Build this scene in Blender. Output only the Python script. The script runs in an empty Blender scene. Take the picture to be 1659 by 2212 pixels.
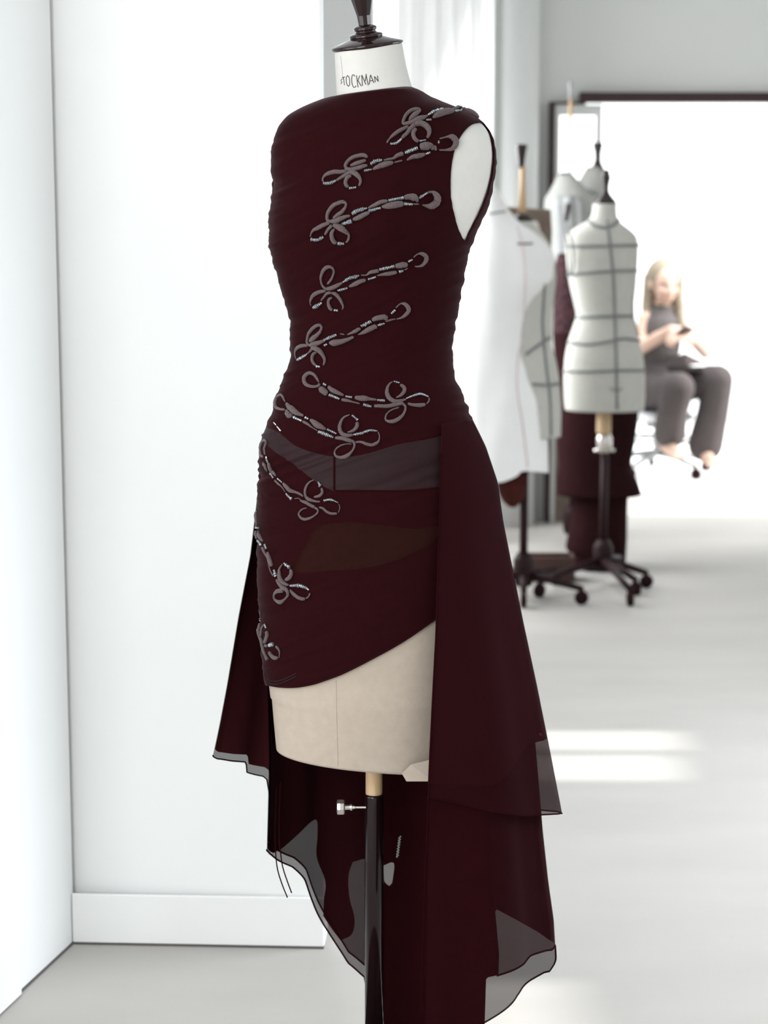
import bpy, bmesh, math, random
import numpy as np
from mathutils import Vector, noise
from mathutils.bvhtree import BVHTree
from mathutils.geometry import tessellate_polygon

random.seed(7)
SC = bpy.context.scene
COL = SC.collection
PI = math.pi

# ---------------------------------------------------------------- camera
IW, IH, FPX = 1659.0, 2212.0, 4340.0
PITCH = math.radians(9.24)
CAMZ = 1.60
CS, SN = math.cos(PITCH), math.sin(PITCH)
cam_data = bpy.data.cameras.new('camera')
cam = bpy.data.objects.new('camera', cam_data)
COL.objects.link(cam)
cam.location = (0, 0, CAMZ)
cam.rotation_euler = (PI / 2 - PITCH, 0, 0)
cam_data.sensor_fit = 'VERTICAL'
cam_data.sensor_height = 36.0
cam_data.lens = 36.0 * FPX / IH
cam_data.clip_start = 0.05
cam_data.clip_end = 200
cam_data.dof.use_dof = True
cam_data.dof.focus_distance = 3.42
cam_data.dof.aperture_fstop = 4.2
SC.camera = cam

# ---------------------------------------------------------------- light
SC.view_settings.view_transform = 'Standard'
SC.view_settings.look = 'None'
SC.view_settings.gamma = 1.0
SC.view_settings.use_curve_mapping = False
SC.view_settings.exposure = 0.0
SC.cycles.max_bounces = 10
SC.cycles.diffuse_bounces = 4
SC.cycles.transparent_max_bounces = 24
SC.cycles.sample_clamp_indirect = 6.0
SC.cycles.use_denoising = True

world = bpy.data.worlds.new('overcast_sky')
SC.world = world
world.use_nodes = True
bg = world.node_tree.nodes['Background']
bg.inputs[0].default_value = (0.93, 0.97, 1.0, 1)
bg.inputs[1].default_value = 1.8


def area(name, loc, target, sx, sy, power, color=(1, 1, 1), spread=180):
    d = bpy.data.lights.new(name, 'AREA')
    d.shape = 'RECTANGLE'
    d.size, d.size_y = sx, sy
    d.energy = power
    d.color = color
    d.spread = math.radians(spread)
    o = bpy.data.objects.new(name, d)
    COL.objects.link(o)
    o.location = loc
    o.rotation_euler = (Vector(target) - Vector(loc)).to_track_quat('-Z', 'Y').to_euler()
    return o


area('daylight_left_window', (-1.75, 2.25, 1.6), (0.2, 3.60, 1.15), 1.3, 2.2, 20, (0.97, 0.99, 1.0))
area('daylight_front_window', (-1.5, -0.3, 1.9), (-0.4, 4.0, 1.3), 1.8, 2.0, 106, (0.97, 0.99, 1.0))
area('daylight_right_window', (3.6, 4.6, 1.8), (1.25, 4.5, 0.0), 2.2, 1.4, 80, (0.88, 0.94, 1.0), 95)
area('daylight_back_window', (-0.52, 8.2, 1.6), (0.9, 7.2, 0.9), 1.6, 2.0, 82, (0.97, 0.99, 1.0))
area('daylight_far_room', (2.2, 10.3, 3.2), (2.2, 13.5, 0.9), 3.0, 0.8, 260, (1.0, 1.0, 1.0))
sun_d = bpy.data.lights.new('sun', 'SUN')
sun_d.energy = 9.0
sun_d.angle = math.radians(1.2)
sun_d.color = (1.0, 0.98, 0.95)
sun_o = bpy.data.objects.new('sun', sun_d)
COL.objects.link(sun_o)
SUN_DIR = Vector((-1.0, 0.0, -0.42)).normalized()
sun_o.rotation_euler = SUN_DIR.to_track_quat('-Z', 'Y').to_euler()
sun_o.location = (7, 5, 4)


# ---------------------------------------------------------------- helpers
def ray(px, py):
    x = (px - IW / 2) / FPX
    y = (IH / 2 - py) / FPX
    return Vector((x, CS + y * SN, -SN + y * CS))


def P(px, py, Y):
    d = ray(px, py)
    t = Y / d.y
    return Vector((d.x * t, Y, CAMZ + d.z * t))


def FL(px, py, z=0.0):
    d = ray(px, py)
    t = (z - CAMZ) / d.z
    return Vector((d.x * t, d.y * t, z))


def PXY(p):
    dx, dy, dz = p[0], p[1], p[2] - CAMZ
    f = dy * CS - dz * SN
    u = dy * SN + dz * CS
    return (IW / 2 + FPX * dx / f, IH / 2 - FPX * u / f)


def PXYn(a):
    dx, dy, dz = a[:, 0], a[:, 1], a[:, 2] - CAMZ
    f = dy * CS - dz * SN
    u = dy * SN + dz * CS
    return IW / 2 + FPX * dx / f, IH / 2 - FPX * u / f


def lin(c):
    return tuple(((v / 255) / 12.92 if v / 255 <= 0.04045 else ((v / 255 + 0.055) / 1.055) ** 2.4) for v in c)


def mat(name, color, rough=0.6, metal=0.0, spec=0.5, sheen=0.0, sheen_tint=(1, 1, 1), sheen_rough=0.4,
        var=0.06, scale=30.0, bump=0.0, bscale=200.0, trans=0.0, coat=0.0, stretch=(1, 1, 1), emit=None):
    m = bpy.data.materials.new(name)
    m.use_nodes = True
    nt = m.node_tree
    b = nt.nodes['Principled BSDF']
    out = nt.nodes['Material Output']
    tc = nt.nodes.new('ShaderNodeTexCoord')
    mp = nt.nodes.new('ShaderNodeMapping')
    mp.inputs['Scale'].default_value = stretch
    nt.links.new(tc.outputs['Object'], mp.inputs['Vector'])
    nz = nt.nodes.new('ShaderNodeTexNoise')
    nz.inputs['Scale'].default_value = scale
    nz.inputs['Detail'].default_value = 5
    nt.links.new(mp.outputs['Vector'], nz.inputs['Vector'])
    ramp = nt.nodes.new('ShaderNodeValToRGB')
    c = color
    ramp.color_ramp.elements[0].position = 0.3
    ramp.color_ramp.elements[1].position = 0.7
    ramp.color_ramp.elements[0].color = tuple(max(0, v * (1 - var)) for v in c) + (1,)
    ramp.color_ramp.elements[1].color = tuple(min(1, v * (1 + var)) for v in c) + (1,)
    nt.links.new(nz.outputs['Fac'], ramp.inputs['Fac'])
    nt.links.new(ramp.outputs['Color'], b.inputs['Base Color'])
    b.inputs['Roughness'].default_value = rough
    b.inputs['Metallic'].default_value = metal
    b.inputs['Specular IOR Level'].default_value = spec
    b.inputs['Sheen Weight'].default_value = sheen
    b.inputs['Sheen Roughness'].default_value = sheen_rough
    b.inputs['Sheen Tint'].default_value = tuple(sheen_tint) + (1,)
    b.inputs['Coat Weight'].default_value = coat
    if bump > 0:
        n2 = nt.nodes.new('ShaderNodeTexNoise')
        n2.inputs['Scale'].default_value = bscale
        n2.inputs['Detail'].default_value = 3
        nt.links.new(mp.outputs['Vector'], n2.inputs['Vector'])
        bp = nt.nodes.new('ShaderNodeBump')
        bp.inputs['Strength'].default_value = bump
        bp.inputs['Distance'].default_value = 0.002
        nt.links.new(n2.outputs['Fac'], bp.inputs['Height'])
        nt.links.new(bp.outputs['Normal'], b.inputs['Normal'])
    if emit:
        b.inputs['Emission Color'].default_value = tuple(emit[0]) + (1,)
        b.inputs['Emission Strength'].default_value = emit[1]
    if trans > 0:
        tr = nt.nodes.new('ShaderNodeBsdfTransparent')
        mx = nt.nodes.new('ShaderNodeMixShader')
        mx.inputs[0].default_value = trans
        nt.links.new(b.outputs[0], mx.inputs[1])
        nt.links.new(tr.outputs[0], mx.inputs[2])
        nt.links.new(mx.outputs[0], out.inputs['Surface'])
    return m


ORG = {}


def org(o):
    return ORG[o.name] if o is not None else Vector((0, 0, 0))


def empty(name, loc, label, cat, group=None):
    o = bpy.data.objects.new(name, None)
    COL.objects.link(o)
    o.location = loc
    o.empty_display_size = 0.1
    ORG[o.name] = Vector(loc)
    tag(o, label, cat, group)
    return o


def tag(o, label=None, cat=None, group=None, kind=None):
    if label:
        o['label'] = label
    if cat:
        o['category'] = cat
    if group:
        o['group'] = group
    if kind:
        o['kind'] = kind
    return o


class MB:
    """collects shapes in world space; build() links them as one mesh object"""

    def __init__(self):
        self.v, self.f, self.fs = [], [], []

    def add(self, verts, faces, smooth=True):
        n = len(self.v)
        self.v += [tuple(p) for p in verts]
        self.f += [tuple(i + n for i in q) for q in faces]
        self.fs += [smooth] * len(faces)
        return self

    def box(self, lo, hi, rz=0.0, smooth=False):
        lo, hi = Vector(lo), Vector(hi)
        c = (lo + hi) / 2
        vs = []
        for x in (lo.x, hi.x):
            for y in (lo.y, hi.y):
                for z in (lo.z, hi.z):
                    d = Vector((x, y, z)) - c
                    if rz:
                        d = Vector((d.x * math.cos(rz) - d.y * math.sin(rz), d.x * math.sin(rz) + d.y * math.cos(rz), d.z))
                    vs.append(c + d)
        self.add(vs, [(0, 1, 3, 2), (4, 6, 7, 5), (0, 4, 5, 1), (2, 3, 7, 6), (0, 2, 6, 4), (1, 5, 7, 3)], smooth)
        return self

    def prism(self, pts, vec):
        n = len(pts)
        vs = [Vector(p) for p in pts] + [Vector(p) + Vector(vec) for p in pts]
        fs = [tuple(range(n))[::-1], tuple(range(n, 2 * n))]
        fs += [(i, (i + 1) % n, n + (i + 1) % n, n + i) for i in range(n)]
        self.add(vs, fs, False)
        return self

    def tube(self, pts, radii, seg=8, cap=True, smooth=True):
        pts = [Vector(p) for p in pts]
        n = len(pts)
        if not hasattr(radii, '__len__'):
            radii = [radii] * n
        vs, fs = [], []
        t0 = (pts[1] - pts[0]).normalized()
        a = Vector((0, 0, 1)) if abs(t0.z) < 0.9 else Vector((1, 0, 0))
        u = t0.cross(a).normalized()
        for i in range(n):
            t = (pts[min(i + 1, n - 1)] - pts[max(i - 1, 0)])
            t = t.normalized() if t.length > 1e-9 else t0
            u = u - t * u.dot(t)
            if u.length < 1e-6:
                u = t.orthogonal()
            u.normalize()
            w = t.cross(u)
            for k in range(seg):
                an = 2 * PI * k / seg
                vs.append(pts[i] + (u * math.cos(an) + w * math.sin(an)) * radii[i])
        for i in range(n - 1):
            for k in range(seg):
                k2 = (k + 1) % seg
                fs.append((i * seg + k, i * seg + k2, (i + 1) * seg + k2, (i + 1) * seg + k))
        if cap:
            fs.append(tuple(range(seg))[::-1])
            fs.append(tuple(range((n - 1) * seg, n * seg)))
        self.add(vs, fs, smooth)
        return self

    def lathe(self, base, axis, prof, seg=32, smooth=True):
        base, axis = Vector(base), Vector(axis).normalized()
        u = axis.orthogonal().normalized()
        w = axis.cross(u)
        vs, fs = [], []
        for r, h in prof:
            for k in range(seg):
                an = 2 * PI * k / seg
                vs.append(base + axis * h + (u * math.cos(an) + w * math.sin(an)) * max(r, 1e-5))
        n = len(prof)
        for i in range(n - 1):
            for k in range(seg):
                k2 = (k + 1) % seg
                fs.append((i * seg + k, i * seg + k2, (i + 1) * seg + k2, (i + 1) * seg + k))
        fs.append(tuple(range(seg))[::-1])
        fs.append(tuple(range((n - 1) * seg, n * seg)))
        self.add(vs, fs, smooth)
        return self

    def sphere(self, c, r, seg=16, rings=10, scale=(1, 1, 1)):
        c = Vector(c)
        vs, fs = [], []
        for i in range(rings + 1):
            th = PI * i / rings
            for k in range(seg):
                an = 2 * PI * k / seg
                vs.append(c + Vector((r * math.sin(th) * math.cos(an) * scale[0], r * math.sin(th) * math.sin(an) * scale[1], r * math.cos(th) * scale[2])))
        for i in range(rings):
            for k in range(seg):
                k2 = (k + 1) % seg
                fs.append((i * seg + k, (i + 1) * seg + k, (i + 1) * seg + k2, i * seg + k2))
        self.add(vs, fs)
        return self

    def build(self, name, m, parent=None, bevel=0.0):
        o0 = org(parent)
        me = bpy.data.meshes.new(name)
        me.from_pydata([(p[0] - o0.x, p[1] - o0.y, p[2] - o0.z) for p in self.v], [], self.f)
        me.validate()
        me.update()
        if len(self.fs) == len(me.polygons):
            me.polygons.foreach_set('use_smooth', self.fs)
        me.materials.append(m)
        o = bpy.data.objects.new(name, me)
        COL.objects.link(o)
        if parent is not None:
            o.parent = parent
        ORG[o.name] = Vector(o0)
        if bevel:
            md = o.modifiers.new('bevel', 'BEVEL')
            md.width = bevel
            md.segments = 2
            md.limit_method = 'ANGLE'
        return o


def struct(name, mb, m, bevel=0.0):
    o = mb.build(name, m, None, bevel)
    o['kind'] = 'structure'
    return o


def rebase(o, loc):
    """moves a single-mesh thing's origin to its base"""
    loc = Vector(loc)
    for v in o.data.vertices:
        v.co -= loc
    o.location = loc
    ORG[o.name] = loc
    return o


def spline(pts, n):
    """Catmull-Rom through rows of numbers, n samples in all, spaced by chord length"""
    a = np.array(pts, float)
    if len(a) == 2:
        t = np.linspace(0, 1, n)[:, None]
        return a[0] * (1 - t) + a[1] * t
    d = np.r_[0, np.cumsum(np.maximum(1e-6, np.hypot(np.diff(a[:, 0]), np.diff(a[:, 1]))))]
    m = np.zeros_like(a)
    for i in range(len(a)):
        j, k = max(0, i - 1), min(len(a) - 1, i + 1)
        m[i] = (a[k] - a[j]) / (d[k] - d[j])
    s = np.linspace(0, d[-1], n)
    idx = np.clip(np.searchsorted(d, s, side='right') - 1, 0, len(a) - 2)
    h = (d[idx + 1] - d[idx])[:, None]
    t = ((s - d[idx]) / (d[idx + 1] - d[idx]))[:, None]
    return ((2 * t**3 - 3 * t**2 + 1) * a[idx] + (t**3 - 2 * t**2 + t) * h * m[idx]
            + (-2 * t**3 + 3 * t**2) * a[idx + 1] + (t**3 - t**2) * h * m[idx + 1])


def table(rows, key, vals):
    """smooth interpolation of a table keyed on its first column"""
    a = np.array(rows, float)
    x = a[:, 0]
    m = np.zeros_like(a)
    dx = np.diff(x)
    sl = np.diff(a, axis=0) / dx[:, None]
    m[0], m[-1] = sl[0], sl[-1]
    m[1:-1] = np.where(sl[:-1] * sl[1:] > 0, 2 * sl[:-1] * sl[1:] / (sl[:-1] + sl[1:] + 1e-12), 0)
    k = np.asarray(vals, float)
    i = np.clip(np.searchsorted(x, k, side='right') - 1, 0, len(x) - 2)
    h = dx[i][:, None]
    t = np.clip((k - x[i]) / dx[i], 0, 1)[:, None]
    return ((2 * t**3 - 3 * t**2 + 1) * a[i] + (t**3 - 2 * t**2 + t) * h * m[i]
            + (-2 * t**3 + 3 * t**2) * a[i + 1] + (t**3 - t**2) * h * m[i + 1])


def seg_dist(px, py, poly, closed=True):
    best = np.full(px.shape, 1e9)
    n = len(poly)
    for i in range(n if closed else n - 1):
        x0, y0 = poly[i]
        x1, y1 = poly[(i + 1) % n]
        dx, dy = x1 - x0, y1 - y0
        L = dx * dx + dy * dy + 1e-9
        t = np.clip(((px - x0) * dx + (py - y0) * dy) / L, 0, 1)
        best = np.minimum(best, np.hypot(px - x0 - t * dx, py - y0 - t * dy))
    return best


def inside(px, py, poly):
    r = np.zeros(px.shape, bool)
    n = len(poly)
    for i in range(n):
        x0, y0 = poly[i]
        x1, y1 = poly[(i + 1) % n]
        c = ((y0 > py) != (y1 > py)) & (px < (x1 - x0) * (py - y0) / (y1 - y0 + 1e-12) + x0)
        r ^= c
    return r


def sdf(px, py, poly):
    """positive inside"""
    d = seg_dist(px, py, poly)
    return np.where(inside(px, py, poly), d, -d)


def smoothpoly(pts, n=120):
    p = [tuple(q) for q in pts]
    a = spline(p + [p[0]], n)
    return [tuple(q) for q in a[:-1]]


def clip(V, F, fields):
    """keeps the part of a mesh where every field >= 0 (exact cut through the faces)"""
    V = [tuple(v) for v in V]
    fields = [list(f) for f in fields]
    for fi in range(len(fields)):
        f = fields[fi]
        cache, out = {}, []

        def cut(a, b):
            k = (a, b) if a < b else (b, a)
            if k not in cache:
                i, j = k
                t = f[i] / (f[i] - f[j])
                V.append(tuple(V[i][c] + (V[j][c] - V[i][c]) * t for c in range(3)))
                for g in fields:
                    g.append(g[i] + (g[j] - g[i]) * t)
                f[-1] = 0.0
                cache[k] = len(V) - 1
            return cache[k]
        for q in F:
            s = [f[i] >= 0 for i in q]
            if all(s):
                out.append(q)
                continue
            if not any(s):
                continue
            r = []
            for i in range(len(q)):
                a, b = q[i], q[(i + 1) % len(q)]
                if s[i]:
                    r.append(a)
                if s[i] != s[(i + 1) % len(q)] and abs(f[a] - f[b]) > 1e-12:
                    r.append(cut(a, b))
            r2 = [r[i] for i in range(len(r)) if r[i] != r[i - 1]]
            if len(r2) >= 3:
                out.append(tuple(r2))
        F = out
    used = sorted({i for q in F for i in q})
    mp = {i: k for k, i in enumerate(used)}
    return [V[i] for i in used], [tuple(mp[i] for i in q) for q in F]


def grid_faces(nr, ns, wrap=True):
    out = []
    for i in range(nr - 1):
        for k in range(ns if wrap else ns - 1):
            k2 = (k + 1) % ns
            out.append((i * ns + k, i * ns + k2, (i + 1) * ns + k2, (i + 1) * ns + k))
    return out


# ---------------------------------------------------------------- materials
M = {}
M['wall'] = mat('painted_plaster', (0.80, 0.812, 0.808), 0.65, var=0.012, scale=3, bump=0.05, bscale=90)
M['wall_grey'] = mat('grey_plaster', (0.64, 0.65, 0.63), 0.7, var=0.015, scale=3, bump=0.05, bscale=60)
M['trim'] = mat('trim_paint', (0.79, 0.80, 0.797), 0.45, var=0.01, scale=5)
M['gap'] = mat('gap_shadow_joint', (0.10, 0.09, 0.09), 0.9)
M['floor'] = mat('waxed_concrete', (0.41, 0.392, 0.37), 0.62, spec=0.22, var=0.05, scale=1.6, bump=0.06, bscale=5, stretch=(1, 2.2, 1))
M['floor_far_sunlit'] = mat('painted_sunlit_floor', (0.86, 0.86, 0.85), 0.5, var=0.01, scale=2)  # white colour stands in for sunlight on the far floor
M['black_gloss'] = mat('black_lacquer', (0.012, 0.003, 0.004), 0.10, spec=0.45, var=0.1, scale=8)
M['black_metal'] = mat('black_painted_steel', (0.017, 0.005, 0.006), 0.5, spec=0.15, var=0.1, scale=20)
M['black_matt'] = mat('black_rubber', (0.018, 0.006, 0.007), 0.8, spec=0.1)
M['frame_dark'] = mat('dark_steel_frame', (0.030, 0.010, 0.012), 0.5, spec=0.4)
M['linen'] = mat('cream_linen', (0.40, 0.34, 0.283), 0.9, spec=0.1, var=0.04, scale=60, bump=0.25, bscale=900)
M['linen_white'] = mat('white_linen', (0.545, 0.535, 0.51), 0.9, spec=0.1, var=0.02, scale=60, bump=0.2, bscale=900)
M['linen_grey'] = mat('grey_linen', (0.52, 0.515, 0.475), 0.9, spec=0.1, var=0.03, scale=40, bump=0.1, bscale=500)
M['tape'] = mat('grey_style_tape', (0.22, 0.225, 0.225), 0.9, spec=0.1)
M['seam'] = mat('seam_thread', (0.36, 0.31, 0.27), 0.9, spec=0.1)
M['ink'] = mat('printed_ink', (0.07, 0.06, 0.06), 0.8, spec=0.1)
M['jersey'] = mat('black_ruched_tulle', (0.0165, 0.0026, 0.0035), 0.9, spec=0.03, sheen=0.17, sheen_tint=(0.75, 0.58, 0.64), sheen_rough=0.30,
                  var=0.05, scale=60, bump=0.25, bscale=1400)
M['satin'] = mat('charcoal_satin_slip', (0.0175, 0.0072, 0.0088), 0.55, spec=0.10, sheen=0.03, sheen_tint=(0.8, 0.7, 0.72), var=0.05, scale=60,
                 bump=0.15, bscale=1600)
M['chiffon'] = mat('sheer_black_chiffon', (0.0185, 0.0034, 0.0046), 0.9, spec=0.02, sheen=0.02, sheen_tint=(0.8, 0.6, 0.7), var=0.05, scale=60,
                   bump=0.2, bscale=1500, trans=0.24)
M['chiffon_dense'] = mat('sheer_black_mesh', (0.0165, 0.0030, 0.0026), 0.9, spec=0.02, sheen=0.02, var=0.05, scale=60, bump=0.2, bscale=1500,
                         trans=0.10)
M['lining'] = mat('black_crepe_lining', (0.0165, 0.0026, 0.0035), 0.95, spec=0.02, var=0.05, scale=40, bump=0.2, bscale=1200)
M['lining_lifted'] = mat('black_crepe_lifted', (0.052, 0.0105, 0.0135), 0.95, spec=0.02, var=0.05, scale=40, bump=0.2, bscale=1200)  # crepe lining with colour raised to make up for shade inside the overskirt
M['cord'] = mat('mauve_grey_wrapped_cord', (0.098, 0.072, 0.074), 0.8, spec=0.2, sheen=0.15, var=0.22, scale=500, bump=0.6, bscale=900)
M['bead'] = mat('iridescent_bead', (0.30, 0.33, 0.35), 0.28, metal=0.7, spec=0.6, var=0.5, scale=260)
M['pin'] = mat('steel_pin', (0.8, 0.8, 0.8), 0.3, metal=0.6)
M['wood'] = mat('pale_beech', (0.52, 0.36, 0.21), 0.6, var=0.12, scale=30, stretch=(6, 6, 0.6))
M['wood_dark'] = mat('dark_brown_wood', (0.060, 0.026, 0.020), 0.6, var=0.25, scale=12, stretch=(1, 5, 5))
M['wood_mid'] = mat('mid_brown_board', (0.165, 0.125, 0.10), 0.7, var=0.2, scale=12)
M['chrome'] = mat('brushed_nickel', (0.62, 0.58, 0.55), 0.25, metal=0.9)
M['steel_pole'] = mat('black_enamel_tube', (0.010, 0.004, 0.005), 0.10, spec=0.35, coat=0.0, var=0.1)
M['white_cloth'] = mat('white_cotton', (0.86, 0.86, 0.855), 0.85, spec=0.1, var=0.015, scale=12)
M['curtain'] = mat('white_sheer_curtain', (0.92, 0.92, 0.915), 0.85, spec=0.1, var=0.02, scale=10)
M['column'] = mat('white_gloss_paint', (0.72, 0.73, 0.72), 0.3, spec=0.5, var=0.01)
M['black_cloth'] = mat('black_wool', (0.020, 0.006, 0.007), 0.95, spec=0.06, var=0.1, scale=30)
M['lace'] = mat('black_lace', (0.034, 0.016, 0.019), 0.9, spec=0.1, var=0.7, scale=45)
M['burgundy'] = mat('burgundy_brown_cloth', (0.050, 0.012, 0.010), 0.9, spec=0.1, var=0.2, scale=20)
M['grey_cloth'] = mat('grey_muslin', (0.33, 0.335, 0.335), 0.9, spec=0.1, var=0.08, scale=15)
M['skin'] = mat('skin', (0.50, 0.34, 0.27), 0.6, spec=0.3, var=0.04, scale=20)
M['lip'] = mat('lip', (0.45, 0.18, 0.16), 0.5)
M['eye'] = mat('eye_dark', (0.06, 0.05, 0.05), 0.3)
M['hair'] = mat('blond_hair', (0.19, 0.155, 0.11), 0.6, var=0.25, scale=60, stretch=(6, 6, 0.5))
M['top_grey'] = mat('grey_knit', (0.080, 0.072, 0.071), 0.95, spec=0.1, var=0.06, scale=60)
M['trousers'] = mat('charcoal_trousers', (0.070, 0.060, 0.060), 0.95, spec=0.1, var=0.06, scale=40)
M['chair_white'] = mat('white_chair_shell', (0.75, 0.75, 0.77), 0.5)
M['chair_grey'] = mat('grey_chair_metal', (0.30, 0.31, 0.31), 0.35, metal=0.4)
M['phone'] = mat('dark_phone', (0.05, 0.03, 0.03), 0.3)
M['paper'] = mat('white_paper', (0.85, 0.86, 0.86), 0.7)
M['glass'] = mat('clear_glass', (1, 1, 1), 0.02, spec=0.3, trans=0.93)

# ---------------------------------------------------------------- setting
YFAR = 9.6
WALLH = 3.3
c0 = FL(160, 2035)                     # inner corner of the near walls
cl = FL(0, 2184)
ldir = (cl - c0).normalized()
cr = FL(700, 2045)
rdir = (cr - c0).normalized()
lend = c0 + ldir * 0.75                # left wall runs towards the camera, then the window opening
lnorm = Vector((ldir.y, -ldir.x, 0))   # points away from the room
if lnorm.x > 0:
    lnorm = -lnorm

struct('floor', MB().box((-4.2, -3.2, -0.10), (5.2, 13.6, 0.0)), M['floor'])
struct('ceiling', MB().box((-4.2, -3.2, WALLH), (3.96, 9.55, WALLH + 0.1)), M['wall'])
z0 = Vector((0, 0, 0))
UPV = Vector((0, 0, WALLH))
struct('wall_left', MB().prism([c0, lend, lend + lnorm * 0.14, c0 + lnorm * 0.14], UPV), M['wall'])
rn = Vector((-rdir.y, rdir.x, 0))
if rn.y < 0:
    rn = -rn
struct('wall_back', MB().prism([c0 + lnorm * 0.14, cr, cr + rn * 0.10, c0 + lnorm * 0.14 + rn * 0.10], UPV), M['wall'])
# baseboards
bh = 0.108
b0 = c0 + rn * -0.010
struct('baseboard_back', MB().prism([c0 - ldir * -0.004 + Vector((0, 0, 0.004)), cr + Vector((0, 0, 0.004)), cr - rn * 0.012 + Vector((0, 0, 0.004)),
                                     c0 - rn * 0.012 + Vector((0, 0, 0.004))], (0, 0, bh)), M['trim'], 0.002)
jog = FL(35, 2150)
struct('baseboard_left', MB().prism([jog - lnorm * 0.001 + Vector((0, 0, 0.004)), lend + Vector((0, 0, 0.004)), lend - lnorm * 0.013 + Vector((0, 0, 0.004)),
                                     jog - lnorm * 0.013 + Vector((0, 0, 0.004))], (0, 0, bh)), M['trim'], 0.002)
# dark shadow joint between floor and walls
struct('trim_1', MB().prism([c0, cr, cr - rn * 0.0135, c0 - rn * 0.0135], (0, 0, 0.004)), M['gap'])
struct('trim_2', MB().prism([c0, lend, lend - lnorm * 0.004, c0 - lnorm * 0.004], (0, 0, 0.004)), M['gap'])
# wall behind the photographer and its side pieces
struct('wall_front', MB().box((-4.2, -3.2, 0), (5.2, -3.1, WALLH)), M['wall_grey'])
struct('wall_left_front', MB().box((-4.2, -3.1, 0), (-4.1, -0.4, WALLH)), M['wall'])

wr = MB()
yy = 0.6
for (ya, yb, z1, z2) in ((3.60, 3.885, 1.487, 1.64), (5.285, 5.525, 1.30, 1.66), (5.583, 5.782, 1.275, 1.62)):  # narrow slots in the unseen wall, shaped to throw the sun patches
    wr.box((3.9, yy, 0), (3.96, ya, WALLH)).box((3.9, ya, 0), (3.96, yb, z1)).box((3.9, ya, z2), (3.96, yb, WALLH))
    yy = yb
wr.box((3.9, yy, 0), (3.96, YFAR, WALLH))
struct('wall_right', wr, M['wall'])

# far room: rear wall with the big opening
YF = 9.6
zt = P(1450, 222, YF).z
xo = P(1186, 600, YF).x
xr = 3.4
struct('wall_far', MB().box((P(870, 600, YF).x, YF, 0), (xo, YF + 0.12, WALLH)).box((xo, YF, zt), (5.2, YF + 0.12, WALLH)).box((xr, YF, 0), (5.2, YF + 0.12, zt)),
       M['wall_grey'])
struct('wall_rear', MB().box((-1.5, 13.5, 0), (5.2, 13.6, 4.5)), M['wall'])
fa, fb = FL(1370, 1064), FL(1659, 1096)
fd = (fb - fa)
struct('floor_far_sunlit', MB().prism([fa - fd * 1.2 + z0, fb + fd * 2.0, Vector((5.2, 13.5, 0)), Vector((-1.5, 13.5, 0))], (0, 0, 0.006)), M['floor_far_sunlit'])  # sunlit part of the floor painted white, diagonal edge is the light's edge
# dark header rail over the opening
hb = MB()
pA, pB, pC, pD = P(1254, 199, 9.52), P(1700, 199, 9.52), P(1700, 221, 9.52), P(1254, 221, 9.52)
hb.prism([pA, pD, Vector((3.6, 9.52, pC.z)), Vector((3.6, 9.52, pA.z))], (0, 0.07, 0))
tag(rebase(hb.build('door_header_rail', M['frame_dark']), (2.1, 9.52, pC.z)),
    'dark steel rail along the top of the wide bright opening', 'rail')
# fixed glazed side panel with dark upright, grey casing and pale pane
YW = 9.58
gp = empty('window_panel', P(1240, 1100, YW) * 1.0, 'tall glazed side panel with dark upright left of the bright opening', 'window')
x0, x1 = P(1185, 300, YW).x, P(1298, 300, YW).x
za, zb = P(1240, 221, YW).z, 0.0
xi0, xi1 = P(1196, 300, YW).x, P(1207, 300, YW).x
xm0, xm1 = P(1289, 300, YW).x, P(1298, 300, YW).x
MB().box((x0, YW - 0.06, 0), (xi0, YW + 0.04, za)).box((xi0, YW - 0.05, za - 0.012), (P(1262, 300, YW).x, YW + 0.04, za)).build('upright', M['frame_dark'], gp)
zc1 = P(1240, 249, YW).z
MB().box((xi0, YW - 0.04, 0), (xi1, YW + 0.06, za - 0.012)).box((xi1, YW - 0.04, zc1), (x1, YW + 0.06, za - 0.012)).box((xm0, YW - 0.04, 0), (x1, YW + 0.06, zc1)).build('casing', M['wall_grey'], gp)
MB().box((xi1, YW, 0.02), (xm0, YW + 0.006, zc1)).build('pane', M['glass'], gp)

MB().box((xi1, YW - 0.03, 0.0), (xm0, YW + 0.03, 0.55)).build('lower_panel', M['wood_mid'], gp)

# pier, narrow window, curtain and pilaster between the rooms
struct('wall_pier', MB().box((P(660, 100, 7.2).x, 7.2, 0), (P(808, 100, 7.2).x, 7.34, WALLH)), mat('pier_plaster', (0.74, 0.745, 0.74), 0.7, var=0.01, scale=4))
YC = 8.9


def curtain(name, pxa, pxb, Y, label, amp=0.014, waves=5):
    xa, xb = P(pxa, 500, Y).x, P(pxb, 500, Y).x
    n, m = 120, 14
    vs = []
    for j in range(m):
        z = 0.02 + (WALLH - 0.05) * j / (m - 1)
        for i in range(n):
            t = i / (n - 1)
            x = xa + (xb - xa) * t
            y = Y + amp * math.sin(2 * PI * waves * t + 0.4 * math.sin(j * 0.5)) + 0.4 * amp * math.sin(2 * PI * waves * 2.3 * t + 1)
            vs.append((x, y, z))
    o = MB().add(vs, grid_faces(m, n, False)).build(name, M['curtain'])
    md = o.modifiers.new('thick', 'SOLIDIFY')
    md.thickness = 0.003
    tag(rebase(o, ((xa + xb) / 2, Y, 0.02)), label, 'curtain')
    return o


curtain('curtain', 858, 1064, YC, 'long white curtain hanging behind the black dress shoulder')
# rounded pilaster at the corner of the grey wall
pc = P(1120, 600, 9.45)
pr = P(1160, 600, 9.45).x - pc.x
struct('column', MB().lathe((pc.x, 9.45, 0), (0, 0, 1), [(pr, 0), (pr, WALLH)], 40), M['column'])
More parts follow.
